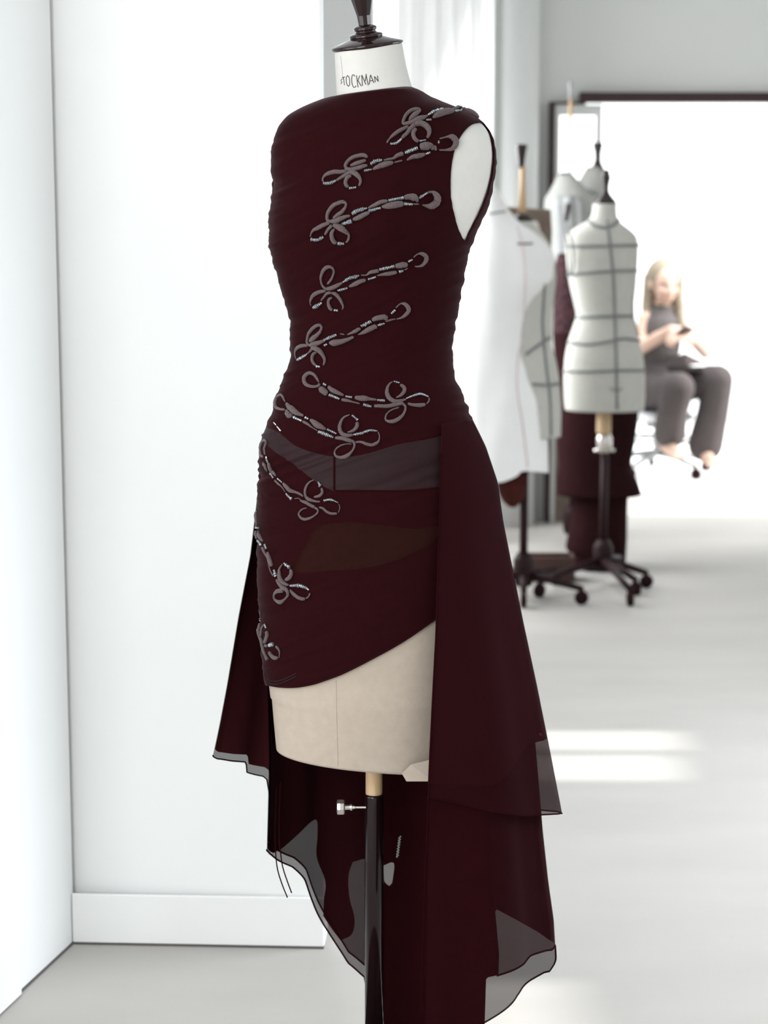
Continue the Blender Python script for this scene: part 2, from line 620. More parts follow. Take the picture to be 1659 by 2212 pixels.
# window wall on the left of the back room (sun and daylight come through its openings)
XL = -0.60
wl = MB()
ops = [(7.4, 9.2, 0.6, 2.6)]
yy = 4.2
for (ya, yb, z1, z2) in ops:
    wl.box((XL - 0.12, yy, 0), (XL, ya, WALLH))
    wl.box((XL - 0.12, ya, 0), (XL, yb, z1))
    wl.box((XL - 0.12, ya, z2), (XL, yb, WALLH))
    yy = yb
wl.box((XL - 0.12, yy, 0), (XL, YF + 0.12, WALLH))
struct('wall_left_rear', wl, M['wall'])

# ---------------------------------------------------------------- dress form in front
Y0 = 3.47
SHELL = [  # yL, L, yR, R, half depth, depth offset
    (208, 725, 187, 888, .066, .015), (211, 706, 194, 906, .070, .015), (220, 680, 210, 935, .078, .013),
    (236, 645, 231, 985, .090, .010), (253, 619, 250, 1025, .100, .008), (275, 603, 275, 1052, .108, .005),
    (305, 593, 305, 1066, .115, 0), (345, 588, 345, 1071, .120, 0), (400, 590, 400, 1064, .125, 0),
    (440, 588, 440, 1055, .130, -.002), (480, 583, 480, 1039, .132, -.003), (520, 583, 520, 1021, .128, -.002),
    (560, 591, 560, 1010, .120, 0), (600, 603, 600, 1002, .113, 0), (650, 617, 650, 993, .108, 0),
    (700, 628, 700, 984, .105, 0), (760, 630, 760, 976, .103, 0), (790, 624, 790, 977, .105, 0),
    (830, 609, 830, 988, .111, 0), (870, 595, 870, 1005, .119, 0), (920, 578, 920, 1022, .129, 0),
    (970, 566, 970, 1032, .136, 0), (1050, 560, 1050, 1038, .141, 0), (1150, 557, 1150, 1035, .142, 0),
    (1250, 559, 1250, 1028, .140, 0), (1350, 563, 1350, 1018, .136, 0), (1430, 569, 1430, 1010, .131, 0),
    (1500, 575, 1500, 1005, .128, 0)]
BODY_LOW = [(1500, 590, 1500, 998, .120, 0), (1560, 592, 1572, 992, .113, 0), (1614, 597, 1650, 985, .104, 0)]


def shell_rows(rows, n):
    a = np.array([((r[0] + r[2]) / 2,) + tuple(r) for r in rows], float)
    k = np.linspace(a[0, 0], a[-1, 0], n)
    return table(a, 0, k)[:, 1:]


def ring_points(row, ns, dl=0.0, dn=0.0):
    """one closed ring; dl moves the outline in (pixels), dn moves it along the normal (metres)"""
    yL, L, yR, R, b, yc = row
    pl, pr_ = P(L + dl, yL, Y0), P(R - dl, yR, Y0)
    cx, cz = (pl.x + pr_.x) / 2, (pl.z + pr_.z) / 2
    a = (pr_.x - pl.x) / 2 + dn
    b = b + dn
    th = np.arange(ns) * 2 * PI / ns
    e = 2 / 2.25
    cx_ = np.sign(np.cos(th)) * np.abs(np.cos(th)) ** e
    sx_ = np.sign(np.sin(th)) * np.abs(np.sin(th)) ** e
    x = cx + a * cx_
    y = Y0 + yc - b * sx_                     # th = 90 deg faces the camera
    z = cz + (pr_.z - pl.z) / 2 * cx_
    return np.stack([x, y, z], 1), th


def bust(Pts):
    """two soft bust volumes, turned a little to the left of the camera"""
    out = Pts.copy()
    for (bx, by, amp, sx, sz) in ((655, 440, .022, .062, .062), (835, 440, .026, .066, .066)):
        c = P(bx, by, Y0 - .12)
        front = np.clip((Y0 - Pts[:, 1]) / 0.06, 0, 1)
        g = np.exp(-((Pts[:, 0] - c.x) / sx) ** 2 - ((Pts[:, 2] - c.z) / sz) ** 2)
        out[:, 1] -= amp * g * front
    return out


NS = 240
NR = 320
rows = shell_rows(SHELL, NR)
base = [ring_points(r, NS)[0] for r in rows]
SV = bust(np.concatenate(base))
SF = grid_faces(NR, NS)
TH = np.tile(np.arange(NS) * 2 * PI / NS, NR)


def normals(V, nr, ns):
    A = V.reshape(nr, ns, 3)
    du = np.roll(A, -1, 1) - np.roll(A, 1, 1)
    dv = np.gradient(A, axis=0)
    n = np.cross(du, dv)
    n /= (np.linalg.norm(n, axis=2, keepdims=True) + 1e-12)
    c = A.mean(axis=1, keepdims=True)
    s = np.sign(((A - c) * n).sum(2, keepdims=True).mean())
    return (n * s).reshape(-1, 3)


SN_ = normals(SV, NR, NS)
SPX, SPY = PXYn(SV)
FRONT = np.sin(TH) > -0.02


def nz(x, y, z):
    return noise.noise(Vector((x, y, z)))


def ridged(v):
    return 1.0 - 2.0 * abs(v)


def crease_field():
    """height of the ruched folds of the dress (metres)"""
    h = np.zeros(len(SV))
    side = np.abs(np.cos(TH)) ** 3
    for i in range(len(SV)):
        px, py = SPX[i], SPY[i]
        if py < 900:
            ca, sa = 0.90, 0.43
        else:
            ca, sa = 0.945, 0.33
        back = 0 if FRONT[i] else 40
        q = px * sa + py * ca
        s = px * ca - py * sa
        n1 = ridged(nz(q / 26.0, s / 260.0, back))
        n2 = nz(q / 11.0, s / 150.0, 7 + back)
        up = 1.0 if py > 330 else max(0.25, (py - 190) / 140)
        lf = min(1.0, max(0.0, (760 - px) / 150))
        a = (0.0013 + 0.0007 * side[i] + 0.0016 * lf) * up
        if 940 < py < 1070 and px > 560:
            a *= 1.7
        h[i] = a * (0.85 * n1 + 0.5 * n2)
        if 470 < py < 930:
            w = min(1, (py - 470) / 60, (930 - py) / 30)
            r = nz(py / 15.0 + 0.3 * math.sin(py / 37.0), 3.3, 5.0 if px < 800 else 9.0) + 0.35 * nz(py / 6.5, 1.2, 2.0)
            h[i] += (0.0022 + 0.0022 * max(0, (py - 700) / 230)) * w * side[i] ** 1.5 * r
    return h


CR = crease_field()
form = empty('dress_form', (P(806, 1700, Y0).x, Y0, 0), 'cream dress form on a black pole wearing the black beaded gown', 'dress form', None)

# torso
brow = [list(r) for r in shell_rows(SHELL, 110)]
low = shell_rows([(brow[-1][0], brow[-1][1] + 12, brow[-1][2], brow[-1][3] - 7, .122, 0)] + BODY_LOW[1:], 26)
bp_ = []
for r in brow:
    k = min(1, max(0, (r[0] - 1400) / 95))
    q = list(r)
    q[1] += 3 * k + 2
    bp_.append(ring_points(q, 160, 4.0, 0.0)[0] if True else None)
for i, r in enumerate(brow):
    bp_[i][:, 2] -= 0.007 * min(1.0, max(0.0, (360 - r[0]) / 80))
    bp_[i][:, 1] = Y0 + r[5] + (bp_[i][:, 1] - Y0 - r[5]) * (r[4] - .006) / r[4]
for r in low[1:]:
    bp_.append(ring_points(list(r), 160)[0])
BV = bust(np.concatenate(bp_))
nb = len(bp_)
bf = grid_faces(nb, 160)
bf.append(tuple(range((nb - 1) * 160, nb * 160)))
MB().add(BV, bf).build('torso', M['linen'], form)
BODY_BVH = BVHTree.FromPolygons([Vector(v) for v in BV], bf)

# neck
NECK = [(110, 722, 90, 868, .058, .012), (150, 724, 130, 875, .059, .013), (190, 726, 166, 884, .061, .014),
        (215, 727, 192, 892, .064, .015), (240, 722, 222, 905, .066, .015)]
nrow = shell_rows(NECK, 24)
nv = np.concatenate([ring_points(r, 96)[0] for r in nrow])
for i in range(24):                       # the neck leans forward: the rim is lower in front
    seg = nv[i * 96:(i + 1) * 96]
    seg[:, 2] += (seg[:, 1] - Y0) * 0.10 * (1 - i / 23)
nf = grid_faces(24, 96)
nf.append(tuple(range(96)))
MB().add(nv, nf).build('neck', M['linen_white'], form)
NECK_BVH = BVHTree.FromPolygons([Vector(v) for v in nv], nf)


def cast(bvh, px, py, last=None, lift=0.0):
    d = ray(px, py).normalized()
    hit = bvh.ray_cast(Vector((0, 0, CAMZ)), d)
    if hit[0] is None:
        Y = last.y if last is not None else Y0
        return P(px, py, Y)
    n = hit[1]
    if n.dot(d) > 0:
        n = -n
    return hit[0] + n * lift


def px_r(px_radius, Y=Y0):
    return px_radius * Y / FPX * 1.03


def surface_tube(mb, bvh, pts, r_px, lift=0.4, n=None, seg=8):
    """tube lying on a surface along a polyline seen in the photo"""
    if n is None:
        n = max(4, int(sum(math.hypot(pts[i + 1][0] - pts[i][0], pts[i + 1][1] - pts[i][1]) for i in range(len(pts) - 1)) / 3))
    sp = spline([(p[0], p[1]) for p in pts], n)
    last, out = None, []
    for x, y in sp:
        last = cast(bvh, x, y, last, px_r(r_px) * lift)
        out.append(last)
    mb.tube(out, px_r(r_px), seg)


# seam and lettering on the neck
mb = MB()
surface_tube(mb, NECK_BVH, [(736, 121), (739, 150), (741, 172)], 0.6, 0.2)
mb.build('neck_seam', M['seam'], form)
Z = lambda pts: [(680 + x / 6.9125, y / 6.9125) for x, y in pts]
letters = [
    [(408, 1178), (394, 1184), (390, 1204), (402, 1218), (410, 1232), (404, 1248), (392, 1250)],
    [(412, 1158), (452, 1148)], [(428, 1156), (445, 1272)],
    [(492, 1128), (474, 1150), (472, 1210), (484, 1270), (500, 1286)], [(492, 1128), (512, 1150), (522, 1210), (520, 1270), (504, 1290)],
    [(598, 1140), (580, 1114), (560, 1124), (552, 1180), (560, 1260), (584, 1306), (606, 1300), (616, 1278)],
    [(622, 1126), (646, 1304)], [(672, 1130), (640, 1210)], [(646, 1204), (694, 1286)],
    [(700, 1126), (712, 1284)], [(702, 1120), (762, 1262)], [(768, 1108), (752, 1212)], [(762, 1106), (798, 1274)],
    [(830, 1120), (812, 1258)], [(832, 1118), (882, 1238)], [(820, 1210), (862, 1204)],
    [(890, 1140), (902, 1226)], [(892, 1142), (948, 1216)], [(934, 1130), (948, 1216)]]
mb = MB()
for st in letters:
    surface_tube(mb, NECK_BVH, Z(st), 0.85, 0.35, seg=6)
tag(mb.build('neck_lettering', M['ink'], form), 'black stencilled lettering STOCKMAN')

# black turned cap and finial: tilted like the neck
ca_ = P(793.5, 102, Y0 + 0.012)
cb_ = P(787, 0, Y0 + 0.012)
ax = (cb_ - ca_)
ax = Vector((ax.x - 0.004, -0.010, ax.z)).normalized()
u_ = lambda p: px_r(p)
mb = MB()
axr = Vector((-0.125, -0.09, 1.0)).normalized()
mb.lathe(ca_ + axr * u_(2), axr, [(u_(71), u_(-4)), (u_(74), u_(-2)), (u_(74.5), u_(3)), (u_(72), u_(5)), (u_(52), u_(11)), (u_(33), u_(18)), (u_(20), u_(20))], 64)
mb.lathe(ca_, ax, [(u_(30), u_(14)), (u_(32), u_(19)),
                   (u_(34), u_(21)), (u_(34.5), u_(24)), (u_(32), u_(27)), (u_(24), u_(28.5)), (u_(21), u_(31)), (u_(20.5), u_(33)),
                   (u_(23.5), u_(35)), (u_(23.5), u_(40)), (u_(21), u_(42)), (u_(14), u_(45))], 56)
mb.build('neck_cap', M['black_gloss'], form)
mb = MB()
mb.lathe(ca_ + ax * u_(44), ax, [(u_(12.5), 0), (u_(14), u_(20)), (u_(19), u_(40)), (u_(26), u_(68)), (u_(30), u_(90)), (u_(24), u_(104)), (u_(12), u_(110))], 10, smooth=False)
mb.build('finial', M['black_gloss'], form)

# leg seam and turned-up corner of the linen at the lower edge
mb = MB()
surface_tube(mb, BODY_BVH, [(726, 1470), (727, 1540), (730, 1655)], 0.7, 0.1)
mb.build('front_seam', M['seam'], form)
mb = MB()
flap = [(868, 1671), (888, 1652), (936, 1640), (936, 1688), (878, 1688)]
fv = [P(x, y, Y0 - 0.105 - 0.008 * (i % 2)) for i, (x, y) in enumerate(flap)]
mb.prism(fv, (0.0, 0.003, 0.0))
mb.build('turned_corner', M['linen'], form)
# arm plate cover, seen in the armhole
LEAF = smoothpoly([(1040, 263), (1021, 268), (1002, 285), (985, 315), (976, 352), (973, 392), (975, 432), (983, 472), (994, 502), (1005, 520),
                   (1016, 500), (1032, 468), (1048, 430), (1060, 390), (1066, 350), (1066, 320), (1060, 290), (1052, 272)], 160)
leaf_big = smoothpoly([(1040, 236), (1012, 246), (992, 280), (973, 312), (964, 352), (961, 392), (963, 435), (972, 478), (986, 512), (1005, 536),
                       (1024, 512), (1040, 480), (1056, 440), (1070, 395), (1078, 350), (1078, 315), (1074, 278), (1062, 244)], 160)
pv = SV - SN_ * 0.0030
f1 = np.where(FRONT & (np.cos(TH) > 0), sdf(SPX, SPY, leaf_big), -5)
v_, f_ = clip(pv, SF, [f1])
MB().add(v_, f_).build('arm_plate', M['linen_white'], form)

# stand
YP = Y0 + 0.02
peg = P(808, 1690, YP)
zpt = P(808, 1714, YP).z
MB().lathe((peg.x, YP, zpt - 0.05), (0, 0, 1), [(u_(17.5), 0), (u_(18.5), 0.03), (u_(18.5), 0.16), (u_(17), 0.18)], 32).build('wooden_peg', M['wood'], form)
pole_x = peg.x
MB().lathe((pole_x, YP, 0.03), (0, 0, 1), [(u_(21), 0), (u_(21), zpt - 0.035), (u_(20), zpt - 0.03), (u_(18.6), zpt - 0.03), (u_(18.6), zpt - 0.06)], 40).build('pole', M['steel_pole'], form)
ky = YP - 0.012
kz = P(744, 1744, ky).z
kx = lambda p: P(p, 1744, ky).x
mb = MB()
mb.lathe((kx(727), ky, kz), (1, 0, 0), [(u_(12), 0), (u_(17), u_(2)), (u_(17.5), u_(8)), (u_(17), u_(16)), (u_(15), u_(18)), (u_(6), u_(18.5)), (u_(5.5), u_(29)), (u_(7.5), u_(29.5)),
                                      (u_(7.5), u_(34)), (u_(4), u_(35)), (u_(4), u_(40)), (u_(2.6), u_(41)), (u_(2.6), u_(64))], 8, smooth=False)
mb.build('thumb_screw', M['chrome'], form)
MB().lathe((pole_x, YP - 0.02, 0.0), (0, 0, 1), [(0.15, 0), (0.15, 0.012), (0.12, 0.02), (0.03, 0.028), (0.026, 0.05)], 40).build('base_plate', M['black_metal'], form)

# ---------------------------------------------------------------- the gown
gown = empty('gown', (P(800, 1700, Y0).x, Y0, 0), 'black draped high-low gown with grey beaded loop trims on the near dress form', 'dress')
HV = SV + SN_ * CR[:, None]
hem = [(540, 1472), (575, 1479), (605, 1484), (640, 1484), (675, 1478), (700, 1470), (740, 1455), (800, 1425), (870, 1386), (943, 1336), (1010, 1290), (1060, 1260)]
hx = spline(hem, 200)
HEM_Y = np.interp(SPX, hx[:, 0], hx[:, 1])
split = spline([(520, 905), (560, 920), (600, 932), (628, 955), (650, 968), (690, 981), (722, 986), (760, 986), (800, 978), (860, 960), (943, 944), (1010, 915), (1060, 890)], 200)
SPLIT_Y = np.interp(SPX, split[:, 0], split[:, 1])
low2 = spline([(520, 955), (575, 962), (610, 985), (650, 1015), (690, 1045), (715, 1058), (723, 1060), (780, 1060), (860, 1060), (943, 1054), (1060, 1040)], 200)
LOW_Y = np.interp(SPX, low2[:, 0], low2[:, 1])
neckl = spline([(690, 205), (727, 208), (765, 207), (800, 206), (825, 203), (845, 198), (865, 192), (888, 187), (940, 170)], 100)
NECK_Y = np.interp(SPX, neckl[:, 0], neckl[:, 1])
big = np.full(len(SV), 50.0)
armcut = np.where(FRONT & (np.cos(TH) > 0), -sdf(SPX, SPY, LEAF), 50)
v_, f_ = clip(HV, SF, [np.where(FRONT, SPLIT_Y - SPY, 935 - SPY), armcut])
MB().add(v_, f_).build('bodice', M['jersey'], gown).modifiers.new('thick', 'SOLIDIFY').thickness = 0.0022
INSET = smoothpoly([(690, 1132), (760, 1128), (840, 1136), (900, 1142), (950, 1136), (940, 1165), (900, 1190), (850, 1212), (780, 1228), (700, 1234), (645, 1238), (632, 1228), (655, 1180), (672, 1150)], 120)
ins = np.where(FRONT, sdf(SPX, SPY, INSET), -50)
v_, f_ = clip(HV, SF, [np.where(FRONT, SPY - SPLIT_Y, -50), np.where(FRONT, LOW_Y - SPY, -50)])
MB().add(v_, f_).build('satin_panel', M['satin'], gown)
v_, f_ = clip(HV, SF, [np.where(FRONT, SPY - LOW_Y, SPY - 935), np.where(FRONT, HEM_Y - SPY, 1470 - SPY), -ins])
MB().add(v_, f_).build('draped_skirt', M['jersey'], gown)
v_, f_ = clip(HV, SF, [ins])
MB().add(v_, f_).build('sheer_inset', M['chiffon_dense'], gown)
GOWN_BVH = BVHTree.FromPolygons([Vector(v) for v in HV], SF)
mb = MB()
surface_tube(mb, GOWN_BVH, [(722, 985), (722, 1058)], 2.2, 0.1)
surface_tube(mb, GOWN_BVH, [(722, 1060), (800, 1060), (870, 1060), (943, 1054)], 1.6, 0.1)
mb.build('slip_seam', M['lining'], gown)
mb = MB()
surface_tube(mb, GOWN_BVH, [p for p in hem if 572 < p[0] < 960], 1.6, 0.2)
mb.build('hem_roll', M['jersey'], gown)
mb = MB()
for dq in (0, 6):
    surface_tube(mb, GOWN_BVH, [(571, 1452 + dq), (578, 1466 + dq), (592, 1472 + dq), (612, 1468 + dq), (640, 1455 + dq)], 1.3, 0.3)
mb.build('gathered_fold', M['satin'], gown)
mb = MB()
surface_tube(mb, GOWN_BVH, [(592, 913), (597, 918)], 1.2, 0.8)
surface_tube(mb, GOWN_BVH, [(599, 921), (607, 931)], 1.4, 0.8)
mb.build('pin', M['pin'], gown)

# overskirt ----------------------------------------------------------------
XC = P(800, 1200, Y0).x


def zpx(y):
    return P(800, y, Y0).z


def prof(rows):
    a = np.array([(zpx(y), P(x, y, Y0).x) for y, x in rows])[::-1]
    return a


RT_A = prof([(870, 1002), (900, 1018), (930, 1033), (965, 1050), (1040, 1075), (1130, 1088), (1200, 1102), (1340, 1130), (1480, 1160), (1600, 1184), (1745, 1212), (2300, 1300)])
LT_A = prof([(870, 592), (930, 578), (960, 572), (1000, 564), (1100, 552), (1200, 540), (1330, 515), (1480, 490), (1560, 475), (1632, 460), (2300, 330)])
RT_B = prof([(870, 1000), (930, 1030), (965, 1045), (1040, 1070), (1130, 1082), (1200, 1095), (1340, 1122), (1480, 1143), (1600, 1156), (1752, 1169), (1790, 1172), (1900, 1184), (1985, 1196), (2075, 1201), (2400, 1206)])
LT_B = prof([(870, 596), (960, 578), (1000, 570), (1100, 565), (1200, 568), (1480, 578), (1640, 581), (1840, 576), (2400, 570)])
EDGE = prof([(870, 952), (1000, 948), (1335, 943), (1500, 937), (1688, 930), (2212, 918), (2400, 914)])


def at(tab, z):
    return float(np.interp(z, tab[:, 0], tab[:, 1]))


def skirt_pt(th, z, RT, LT, bb, bf, fold, inset=0.0, k=7, ph=0.0):
    """point of a skirt layer: th 0 = right, 90 = back, 180 = left, negative = front right"""
    c, s = math.cos(th), math.sin(th)
    v = min(1.0, max(0.0, (zpx(930) - z) / (zpx(930) - zpx(2150))))
    axx = (at(RT, z) - XC) if c > 0 else (XC - at(LT, z))
    b = (bb[0] + (bb[1] - bb[0]) * v) if s > 0 else (bf[0] + (bf[1] - bf[0]) * v)
    w = 1.0 - fold * v * (0.5 - 0.5 * math.cos(k * th + ph)) * (1 - abs(c) ** 8)
    return Vector((XC + (axx - inset) * c * (1 if abs(c) > 0.97 else w), Y0 + (b - inset) * s * w, z))


def z_for(py, x, y):
    """height at which a point at (x, y) is seen at image row py"""
    return P(800, py, y).z


def layer(th0, th1, hem_tab, RT, LT, bb, bf, fold, nt=150, nz_=90, inset=0.0, edge=False, k=7, ph=0.0, top=900):
    """vertices rows x columns; hem_tab: (angle in degrees, image row of the hem)"""
    hd = np.array(sorted(hem_tab), float)
    cols = []
    for i in range(nt):
        t = i / (nt - 1)
        th_end = th0 + (th1 - th0) * t
        py = float(np.interp(math.degrees(th_end), hd[:, 0], hd[:, 1]))
        z = zpx(py)
        for _ in range(6):
            p = skirt_pt(th_end, z, RT, LT, bb, bf, fold, inset, k, ph)
            z = z_for(py, p.x, p.y)
        z = max(z, 0.012)
        zt_ = zpx(top)
        col = []
        for j in range(nz_):
            zz = zt_ + (z - zt_) * (j / (nz_ - 1))
            th = th_end
            if edge:
                axx = at(RT, zz) - XC
                te = -math.acos(max(-1, min(1, (at(EDGE, zz) - XC) / axx)))
                th = te + (th1 - te) * t
            col.append(skirt_pt(th, zz, RT, LT, bb, bf, fold, inset, k, ph))
        cols.append(col)
    V = [cols[i][j] for j in range(nz_) for i in range(nt)]
    return V, grid_faces(nz_, nt, False), [cols[i][-1] for i in range(nt)]


RAD = math.radians
BBA, BFA = (0.135, 0.27), (0.150, 0.215)
BBB, BFB = (0.130, 0.165), (0.147, 0.205)
hemA = [(-75, 1700), (-40, 1745), (-20, 1752), (0, 1746), (25, 1742), (60, 1730), (110, 1715), (127, 1726), (132, 1720), (133.5, 1680), (145, 1670), (146.5, 1648), (158, 1645), (170, 1638), (180, 1632)]
V, F, H = layer(RAD(-60), RAD(180), hemA, RT_A, LT_A, BBA, BFA, 0.16, edge=True, k=8)
MB().add(V, F).build('overskirt', M['chiffon'], gown)
mb = MB()
mb.tube(H, px_r(1.7), 6)
mb.build('overskirt_hem', M['lining'], gown)
hemAl = [(-75, 1690), (-40, 1690), (-15, 1600), (0, 1588), (20, 1590), (60, 1640), (110, 1690), (127, 1698), (132, 1692), (133.5, 1660), (145, 1652), (146.5, 1632), (158, 1630), (170, 1624), (180, 1617)]
V, F, H = layer(RAD(-60), RAD(180), hemAl, RT_A, LT_A, BBA, BFA, 0.16, inset=0.0012, edge=True, k=8)
MB().add(V, F).build('overskirt_lining', M['lining_lifted'], gown)

hemB = [(-48, 2110), (-38, 2088), (-25, 2064), (-12, 2050), (-4, 2041), (-1, 2068), (4, 2078), (10, 2090), (22, 2118), (35, 2150), (50, 2215), (65, 2222), (90, 2222), (92, 2165), (94, 2112), (105, 2080),
        (116, 2010), (126, 1950), (136, 1900), (146, 1872), (160, 1852), (172, 1840), (180, 1836)]
V, F, H = layer(RAD(-47), RAD(180), hemB, RT_B, LT_B, BBB, BFB, 0.14, nt=200, nz_=120, k=9, top=960)
train = MB().add(V, F).build('train', M['chiffon'], gown)
mb = MB()
mb.tube(H, px_r(2.0), 6)
mb.build('train_hem', M['lining'], gown)
# opaque inner layer of the train, shorter in places so that the single sheer layer shows
V, F, H = layer(RAD(-62), RAD(180), [(-80, 2225), (-36, 2225), (-35, 2225), (0, 2060), (35, 2148), (50, 2212), (65, 2221), (90, 2221), (92, 2162), (94, 2106), (105, 2070), (116, 2010), (126, 1950), (136, 1890), (146, 1866), (160, 1846), (180, 1832)],
                RT_B, LT_B, BBB, BFB, 0.14, nt=300, nz_=220, inset=0.0012, edge=True, k=9, top=960)
A = np.array([tuple(v) for v in V])
lx, ly = PXYn(A)
G1 = smoothpoly([(592, 1842), (610, 1832), (640, 1806), (682, 1770), (686, 1800), (684, 1850), (703, 1905), (700, 1940), (692, 1990), (640, 1985), (575, 1860)], 120)
G2 = smoothpoly([(762, 1862), (790, 1858), (792, 2000), (788, 2114), (700, 2068), (702, 2050), (735, 2032), (760, 2018), (766, 1985), (755, 1940), (753, 1890)], 120)
G3 = [(1069, 1962), (1112, 1985), (1160, 2012), (1195, 2036), (1225, 2045), (1225, 2240), (1046, 2240), (1050, 2112), (1077, 2106), (1078, 2060)]
G4 = smoothpoly([(828, 1870), (850, 1863), (849, 1895), (843, 1918), (838, 1905), (832, 1918)], 60)
gs = np.minimum.reduce([-sdf(lx, ly, g) for g in (G1, G2, G3, G4)])
v_, f_ = clip(V, F, [gs])
MB().add(v_, f_).build('train_lining', M['lining'], gown)
V, F, H = layer(RAD(86), RAD(180), [(86, 2150), (93, 2088), (105, 2056), (116, 1986), (126, 1927), (136, 1878), (146, 1852), (160, 1834), (172, 1822), (180, 1818)],
                RT_B, LT_B, BBB, BFB, 0.14, nt=120, nz_=80, inset=0.004, k=9, top=1400)
MB().add(V, F).build('train_underlayer', M['chiffon'], gown)
mb = MB()
mb.tube(H, px_r(2.0), 6)
mb.build('underlayer_hem', M['lining'], gown)
# vertical edge of the right front panel
mb = MB()
ed = []
for j in range(60):
    zz = zpx(960) + (zpx(2225) - zpx(960)) * j / 59
    axx = at(RT_A if j < 38 else RT_B, zz) - XC
    te = -math.acos((at(EDGE, zz) - XC) / axx)
    ed.append(skirt_pt(te, zz, RT_A if j < 38 else RT_B, LT_A, BBA if j < 38 else BBB, BFA if j < 38 else BFB, 0.14, 0, 8))
ed = [p for p in ed if PXY(p)[1] < 2214]
mb.tube(ed, px_r(1.2), 6)
mb.build('panel_edge', M['lining'], gown)
# two thin tie cords hanging at the left hem
for pts in ([(597, 1700), (594, 1800), (596, 1850), (600, 1880), (610, 1912), (621, 1939)], [(606, 1690), (603, 1800), (607, 1850), (611, 1874), (620, 1902), (630, 1929)]):
    sp = spline([(x, y) for x, y in pts], 40)
    MB().tube([P(x, y, Y0 + 0.02 - 0.03 * i / 39) for i, (x, y) in enumerate(sp)], px_r(1.5), 6).build('tie_cord', M['lining'], gown)
# short twisted cord inside the train
sp = spline([(864, 1806), (861, 1830), (858, 1852)], 40)
MB().tube([P(x + 2.5 * math.sin(i * 1.3), y, Y0 + 0.05) for i, (x, y) in enumerate(sp)], px_r(1.6), 6).build('twisted_cord', M['tape'], gown)

# beaded loop trims -----------------------------------------------------------
FROGS = []


def frog(scale, ox, oy, cords, beads):
    FROGS.append((scale, ox, oy, cords, beads))


frog(6.9125, 820, 210, [
    [(345, 410, 18), (360, 340, 20), (400, 270, 22), (460, 220, 24), (530, 195, 24), (580, 195, 22), (600, 212, 16), (570, 240, 24), (520, 280, 34), (470, 320, 26), (435, 355, 10)],
    [(345, 410, 18), (420, 400, 24), (500, 375, 28), (580, 340, 34), (640, 320, 30), (690, 295, 16), (720, 280, 14)],
    [(430, 445, 16), (340, 490, 24), (260, 535, 24), (180, 595, 18), (150, 625, 10), (125, 660, 14), (110, 690, 10)],
    [(530, 410, 26), (500, 440, 28), (450, 490, 26), (410, 550, 24), (360, 590, 22), (330, 620, 16)],
    [(520, 420, 30), (600, 405, 34), (670, 430, 36), (720, 480, 34), (735, 530, 28), (725, 580, 22), (705, 615, 14)],
    [(545, 480, 20), (505, 530, 26), (500, 580, 26), (530, 635, 26), (580, 665, 22)],
    [(940, 190, 16), (1020, 200, 10), (1120, 180, 16), (1190, 150, 20), (1240, 155, 18)],
    [(790, 315, 14), (860, 280, 38), (940, 250, 44), (1040, 230, 38), (1100, 220, 20)],
    [(1240, 190, 22), (1320, 200, 34), (1400, 236, 32), (1455, 276, 24), (1485, 310, 8)]],
    [[(330, 625, 22), (250, 690, 24), (160, 705, 20)], [(590, 660, 20), (690, 642, 14)], [(720, 275, 20), (780, 245, 26), (870, 205, 22), (950, 185, 20)], [(690, 350, 22), (770, 345, 16)],
     [(1120, 222, 20), (1220, 206, 14)]])
frog(5.184, 680, 280, [
    [(345, 430, 14), (350, 400, 16), (380, 350, 16), (430, 315, 18), (500, 295, 18), (560, 295, 18), (595, 315, 12)],
    [(575, 345, 12), (520, 365, 18), (460, 385, 18), (400, 410, 10)],
    [(345, 425, 16), (370, 445, 18), (420, 450, 20), (490, 435, 20), (550, 415, 18), (595, 405, 10)],
    [(360, 465, 14), (300, 475, 18), (220, 480, 20), (150, 500, 18), (110, 525, 12), (90, 565, 8), (100, 590, 8)],
    [(400, 480, 18), (350, 510, 18), (290, 545, 14), (240, 575, 10)],
    [(390, 480, 18), (440, 490, 24), (490, 525, 22), (515, 570, 14), (510, 610, 12), (495, 635, 8)],
    [(415, 520, 12), (375, 540, 18), (350, 585, 18), (355, 625, 18), (380, 650, 14)],
    [(770, 345, 5), (820, 335, 10), (880, 325, 12), (920, 295, 18), (990, 270, 20)],
    [(1172, 200, 25), (1200, 195, 34), (1260, 188, 36), (1305, 185, 20), (1315, 232, 14)],
    [(650, 450, 10), (720, 420, 22), (800, 395, 26), (880, 375, 14)], [(890, 372, 7), (980, 350, 6)],
    [(1030, 345, 8), (1100, 310, 20), (1170, 295, 22), (1230, 275, 14)],
    [(1338, 182, 14), (1352, 235, 14)],
    [(1395, 105, 6), (1480, 85, 10), (1530, 90, 26), (1570, 130, 28), (1565, 180, 26), (1530, 220, 20), (1460, 230, 10), (1390, 230, 8)]],
    [[(240, 575, 18), (170, 605, 22), (95, 605, 18)], [(385, 660, 16), (470, 652, 12)], [(625, 390, 16), (690, 360, 24), (755, 345, 16)], [(1005, 265, 22), (1150, 208, 22)],
     [(555, 465, 16), (640, 450, 10)], [(1235, 275, 16), (1290, 255, 12)], [(1385, 160, 12), (1385, 125, 10)]])
